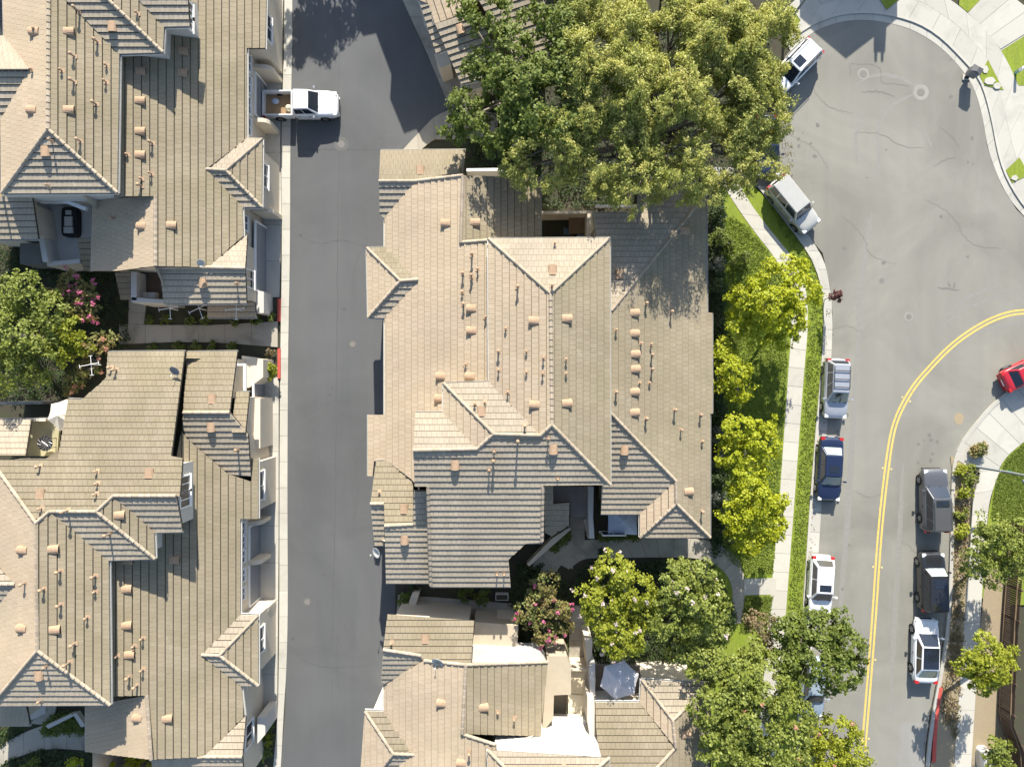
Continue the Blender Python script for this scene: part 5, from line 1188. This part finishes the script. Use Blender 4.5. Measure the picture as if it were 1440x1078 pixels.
tree('street_tree', 'green tree hanging over the fence beside the dark grey car', (1400, 782), [(1396, 745, 4.5, 1.1), (1376, 776, 4.4, 1.0), (1420, 768, 4.8, 1.4), (1398, 800, 4.3, 1.1), (1436, 748, 4.6, 1.1), (1440, 792, 4.6, 1.2), (1370, 800, 4, .7), (1378, 750, 4.2, .6)], L_mid, group=T, dens=7.5, nleaf=30, rc=.33, L=.19, Wd=.13, trunk=.12)
tree('street_tree', 'rounded light green tree beside the white car with the black roof', (1376, 938), [(1386, 915, 4.6, 1.1), (1362, 932, 4.3, .95), (1402, 940, 4.6, 1.1), (1380, 958, 4.3, .95), (1412, 918, 4.4, .7), (1384, 938, 5, 1.1)], L_yel, group=T, dens=8, nleaf=30, rc=.32, L=.19, Wd=.13, trunk=.12)
tree('sapling', 'thin burgundy leaved sapling on the verge leaning over the kerb', (1158, 422), [(1170, 418, 1.6, .28), (1177, 415, 2.1, .26), (1183, 413, 2.5, .2), (1180, 420, 2.2, .18)], L_burg, group=T, dens=36, nleaf=10, rc=.16, L=.17, Wd=.1, trunk=.03)
tree('broadleaf_tree', 'tree just above the top edge shading the alley', (455, -140), [(720-14.0*20.5, 539-38.6*20.5, 6.5, 1.7), (720-16.3*20.5, 539-37.4*20.5, 6.2, 1.4), (720-12.2*20.5, 539-39.2*20.5, 6.2, 1.4), (720-15.2*20.5, 539-40.6*20.5, 7, 1.8), (720-13*20.5, 539-36.7*20.5, 5.6, .9), (720-15.2*20.5, 539-36.0*20.5, 5.4, .8)], L_green, group=T, dens=7, nleaf=30, rc=.34, L=.22, Wd=.16, trunk=.16, gap=.5)

# shrubs and hedges
SH = 'shrubs and hedge plants'
def shrub(label, x, y, r, leaf, z=None, name='shrub', dens=14, nleaf=22, L=.15, Wd=.1, blossom=None, low=-.3):
    z = r*.75 if z is None else z
    return tree(name, label, (x, y), [(x, y, z, r*.8), (x+r*6, y-r*5, z*.9, r*.62), (x-r*6, y+r*5, z*.85, r*.62)], leaf, 'shrub', SH, dens, nleaf, r*.24+.06, L, Wd, trunk=.035, limbs=False, blossom=blossom, low=low)
shrub('round clipped bush in the pale corner pavement', 1376, 633, .62, L_myrt, dens=26)
for i, (x, y, r, m, lb) in enumerate([(1352, 662, .55, L_yel, 'top shrub of the hedge strip beside the dark grey car'), (1364, 674, .6, L_mid, 'second shrub of the hedge strip, left of the pole shadow'), (1357, 692, .6, L_yel, 'third shrub of the hedge strip beside the dark grey car'), (1368, 660, .45, L_mid, 'small shrub at the foot of the signed street light'), (1352, 722, .5, L_mid, 'shrub by the rear of the dark grey car'), (1352, 748, .6, L_yel, 'shrub at the rear corner of the dark grey car')]):
    shrub(lb, x, y, r, m)
walls_ = [(1007, 300, .7, L_dark), (1010, 335, .8, L_green), (1008, 372, .7, L_grey), (1010, 405, .8, L_dark), (1009, 460, .8, L_dark), (1011, 585, .8, L_dark), (1008, 612, .7, L_grey), (1007, 645, .7, L_grey), (1010, 672, .8, L_dark), (1008, 700, .7, L_grey), (1012, 745, .7, L_dark), (1030, 590, .7, L_green), (1025, 760, .6, L_green), (1040, 365, .8, L_green), (1022, 345, .7, L_green)]
for i, (x, y, r, m) in enumerate(walls_):
    shrub(['dark shrub at the top of the wall planting in the big tree shade', 'green shrub second in the wall planting of the middle house', 'grey leaved shrub third in the wall planting', 'dark shrub in the wall planting left of the largest lime tree', 'dark shrub between the largest and the small lime tree', 'dark shrub in the wall planting below the small lime tree', 'grey shrub in the wall planting just above the level of the navy car', 'grey shrub in the wall planting beside the third lime tree', 'dark shrub in the wall planting above the lowest lime tree', 'grey shrub behind the lowest lime tree', 'dark shrub at the lower corner of the middle house', 'green shrub peeping out above the third lime tree', 'green shrub where the curved walk meets the lawn', 'green shrub on the shaded lawn near the bend', 'green shrub in the shade beside the wall planting'][i], x, y, r, m, dens=9)
tree('potted_shrub', 'yellow green bush by the red kerb at the alley edge', (381, 521), [(380, 517, 1.0, .5), (376, 527, .8, .4), (384, 525, .7, .3)], L_yel, 'shrub', SH, 22, 20, .18, .16, .1, trunk=.03, limbs=False)
shrub('small pale flowering bush at the corner of the left garden walk', 380, 494, .35, L_brown)
for i, (x, y, r, m, lb) in enumerate([(105, 1078, .75, L_lime, 'lime bush at the far left of the row on the bottom edge'), (145, 1080, .7, L_lime, 'second lime bush from the left on the bottom edge'), (190, 1066, .7, L_lime, 'tall lime bush by the roof corner on the bottom edge'), (218, 1078, .7, L_lime, 'lime bush under the ridge end on the bottom edge'), (40, 1085, .9, L_green, 'green bush in the bottom left corner')]):
    shrub(lb, x, y, r, m, z=2.6 if m is L_lime else 1)
hd = [(212, 449, .4), (232, 450, .4), (268, 450, .42), (290, 450, .42), (330, 452, .42), (360, 450, .45), (382, 446, .4), (215, 488, .4), (250, 487, .42), (275, 487, .45), (300, 487, .45), (325, 487, .42)]
for i, (x, y, r) in enumerate(hd):
    shrub(('%s low hedge plant %s the left garden walk' % (['first', 'second', 'third', 'fourth', 'fifth', 'sixth', 'seventh'][i if i < 7 else i-7], 'above' if i < 7 else 'below')), x, y, r, L_green, dens=16, name='hedge_plant')
shrub('green hedge bush on the walk under the middle house eaves', 655, 836, .6, L_green); shrub('green bush beside the hedge bush under the middle house eaves', 678, 838, .65, L_green); shrub('bush left of the low curved wall by the alley', 568, 842, .6, L_green); shrub('dark bush in the shade under the middle house by the alley', 582, 828, .5, L_dark)
shrub('yellow leaved bush by the wall of the lower left house near the alley', 376, 1040, .45, L_yel)
tree('clipped_hedge', 'pale green clipped hedge block at the bottom right corner', (1403, 1060), [(1400, 1048, 1.2, .65), (1408, 1058, 1.2, .65), (1402, 1072, 1.2, .65), (1412, 1078, 1.2, .65), (1396, 1062, 1.1, .55), (1412, 1046, 1.2, .5)], L_mid, 'hedge', SH, 14, 24, .22, .16, .11, trunk=.05, limbs=False)
shrub('dark shrub in the courtyard beside the curved walk', 845, 775, .3, L_dark)
for (x, y, r, m, lb) in [(736, 800, .6, L_dark, 'dark shrub by the angled wall of the middle house'), (760, 802, .6, L_dark, 'dark shrub at the start of the curved walk'), (790, 752, .5, L_green, 'green shrub in the triangular bed by the porch'), (842, 800, .7, L_dark, 'dark shrub above the yellow green blossomed tree'), (925, 800, .7, L_dark, 'dark shrub between the two pale blossomed trees'), (1020, 870, .9, L_dark, 'dark shrub where the front path begins'), (835, 910, .7, L_dark, 'dark shrub left of the lower balcony'), (900, 915, .8, L_dark, 'dark shrub above the balcony umbrella'), (965, 895, .8, L_green, 'green shrub under the blossomed trees')]:
    shrub(lb, x, y, r, m, dens=10)

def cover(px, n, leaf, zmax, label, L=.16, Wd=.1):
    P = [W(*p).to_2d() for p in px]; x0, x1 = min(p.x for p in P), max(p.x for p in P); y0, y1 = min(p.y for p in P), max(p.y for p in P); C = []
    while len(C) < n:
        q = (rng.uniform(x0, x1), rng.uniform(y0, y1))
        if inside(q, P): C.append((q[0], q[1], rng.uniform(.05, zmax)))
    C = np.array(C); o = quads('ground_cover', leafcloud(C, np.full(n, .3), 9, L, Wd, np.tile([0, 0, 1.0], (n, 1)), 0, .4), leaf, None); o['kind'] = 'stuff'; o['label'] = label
cover([(0, 345), (100, 372), (180, 384), (182, 490), (150, 500), (140, 540), (60, 560), (-30, 560), (-30, 345)], 1500, L_dark, .5, 'dark leafy ground cover between the left houses')
cover([(715, 820), (745, 795), (800, 820), (830, 790), (1000, 790), (1030, 850), (1000, 950), (835, 935), (830, 850), (800, 850), (795, 930), (725, 920), (720, 870)], 2200, L_dark, .45, 'dark leafy ground cover south of the middle house')
cover([(-30, 1022), (40, 1020), (10, 1042), (-30, 1060)], 200, L_dark, .3, 'dark ground cover by the bottom left walk')
cover([(64, 1015), (84, 1000), (120, 1004), (120, 1030), (60, 1030)], 220, L_green, .35, 'dark green ground cover under the bottom left porch')
cover([(60, 1052), (130, 1056), (250, 1070), (250, 1100), (-30, 1100), (-30, 1082)], 700, L_dark, .4, 'dark ground cover along the bottom edge')
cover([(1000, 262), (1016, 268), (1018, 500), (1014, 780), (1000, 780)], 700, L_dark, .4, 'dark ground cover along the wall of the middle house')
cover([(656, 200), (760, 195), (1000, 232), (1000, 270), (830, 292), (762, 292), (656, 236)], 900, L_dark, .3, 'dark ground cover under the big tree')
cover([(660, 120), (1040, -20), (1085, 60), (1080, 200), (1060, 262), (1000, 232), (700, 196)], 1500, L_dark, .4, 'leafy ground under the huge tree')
cover([(772, 765), (800, 742), (800, 757), (780, 775)], 90, L_green, .4, 'green plants in the triangular bed by the porch')
cover([(1340, 700), (1362, 700), (1352, 905), (1344, 1040), (1322, 1000), (1340, 860)], 330, L_brown, .2, 'dry plants along the kerb strip')
cover([(368, 1000), (385, 1000), (382, 1060), (360, 1070)], 120, L_green, .3, 'low plants by the alley at the lower left')
cover([(843, 748), (898, 748), (898, 757), (843, 757)], 110, L_green, .4, 'low plants by the small patio')

# grass blades standing in the lawns
def blades(px, n, label):
    P = [W(*p).to_2d() for p in px]; x0, x1 = min(p.x for p in P), max(p.x for p in P); y0, y1 = min(p.y for p in P), max(p.y for p in P)
    C = np.stack([rng.uniform(x0, x1, n*2), rng.uniform(y0, y1, n*2), np.full(n*2, .09)], axis=1)
    C = np.array([c for c in C if inside((c[0], c[1]), P)])
    o = quads('grass', leafcloud(C, np.full(len(C), .12), 3, .12, .05, np.tile([0, 0, .2], (len(C), 1)), 0, .2, .9), L_lawn, None); o['kind'] = 'stuff'; o['label'] = label
L_lawn = mat_leaf('lawn blades', (.14, .20, .025), (.25, .30, .055), (.19, .25, .035), .3)
blades([(1018, 300), (1050, 316), (1096, 374), (1108, 440), (1106, 520), (1094, 700), (1086, 806), (1050, 806), (1018, 780)], 9000, 'mown grass of the lawn beside the middle house')
blades([(1082, 292), (1090, 290), (1141, 363), (1152, 398), (1157, 430), (1153, 510), (1138, 700), (1130, 800), (1122, 870), (1106, 870), (1113, 790), (1120, 700), (1133, 524), (1139, 450), (1136, 405), (1119, 365)], 5000, 'mown grass of the street verge')
blades([(1440, 622), (1416, 643), (1400, 675), (1393, 730), (1440, 730)], 2500, 'mown grass by the corner pavement')
blades([(1048, 838), (1086, 838), (1080, 880), (1040, 890)], 1500, 'mown grass below the front path')
# fallen leaves in the gutters
C = []
for k in range(420):
    i = rnd.randrange(3)
    if i == 0: f = rnd.random(); p = W(1161-f*25+rnd.gauss(0, 3), 430+f*380)
    elif i == 1: a = rnd.random(); p = W(1335-a*30+rnd.gauss(0, 4), 880+a*180)
    else: p = W(1095+rnd.random()*20, 90+rnd.random()*170)
    C.append((p.x, p.y, .03))
C = np.array(C); o = quads('leaf_litter', leafcloud(C, np.full(len(C), .25), 3, .09, .06, np.tile([0, 0, 1.0], (len(C), 1)), 0, .05, .2), L_brown, None); o['kind'] = 'stuff'; o['label'] = 'fallen brown leaves along the gutters'
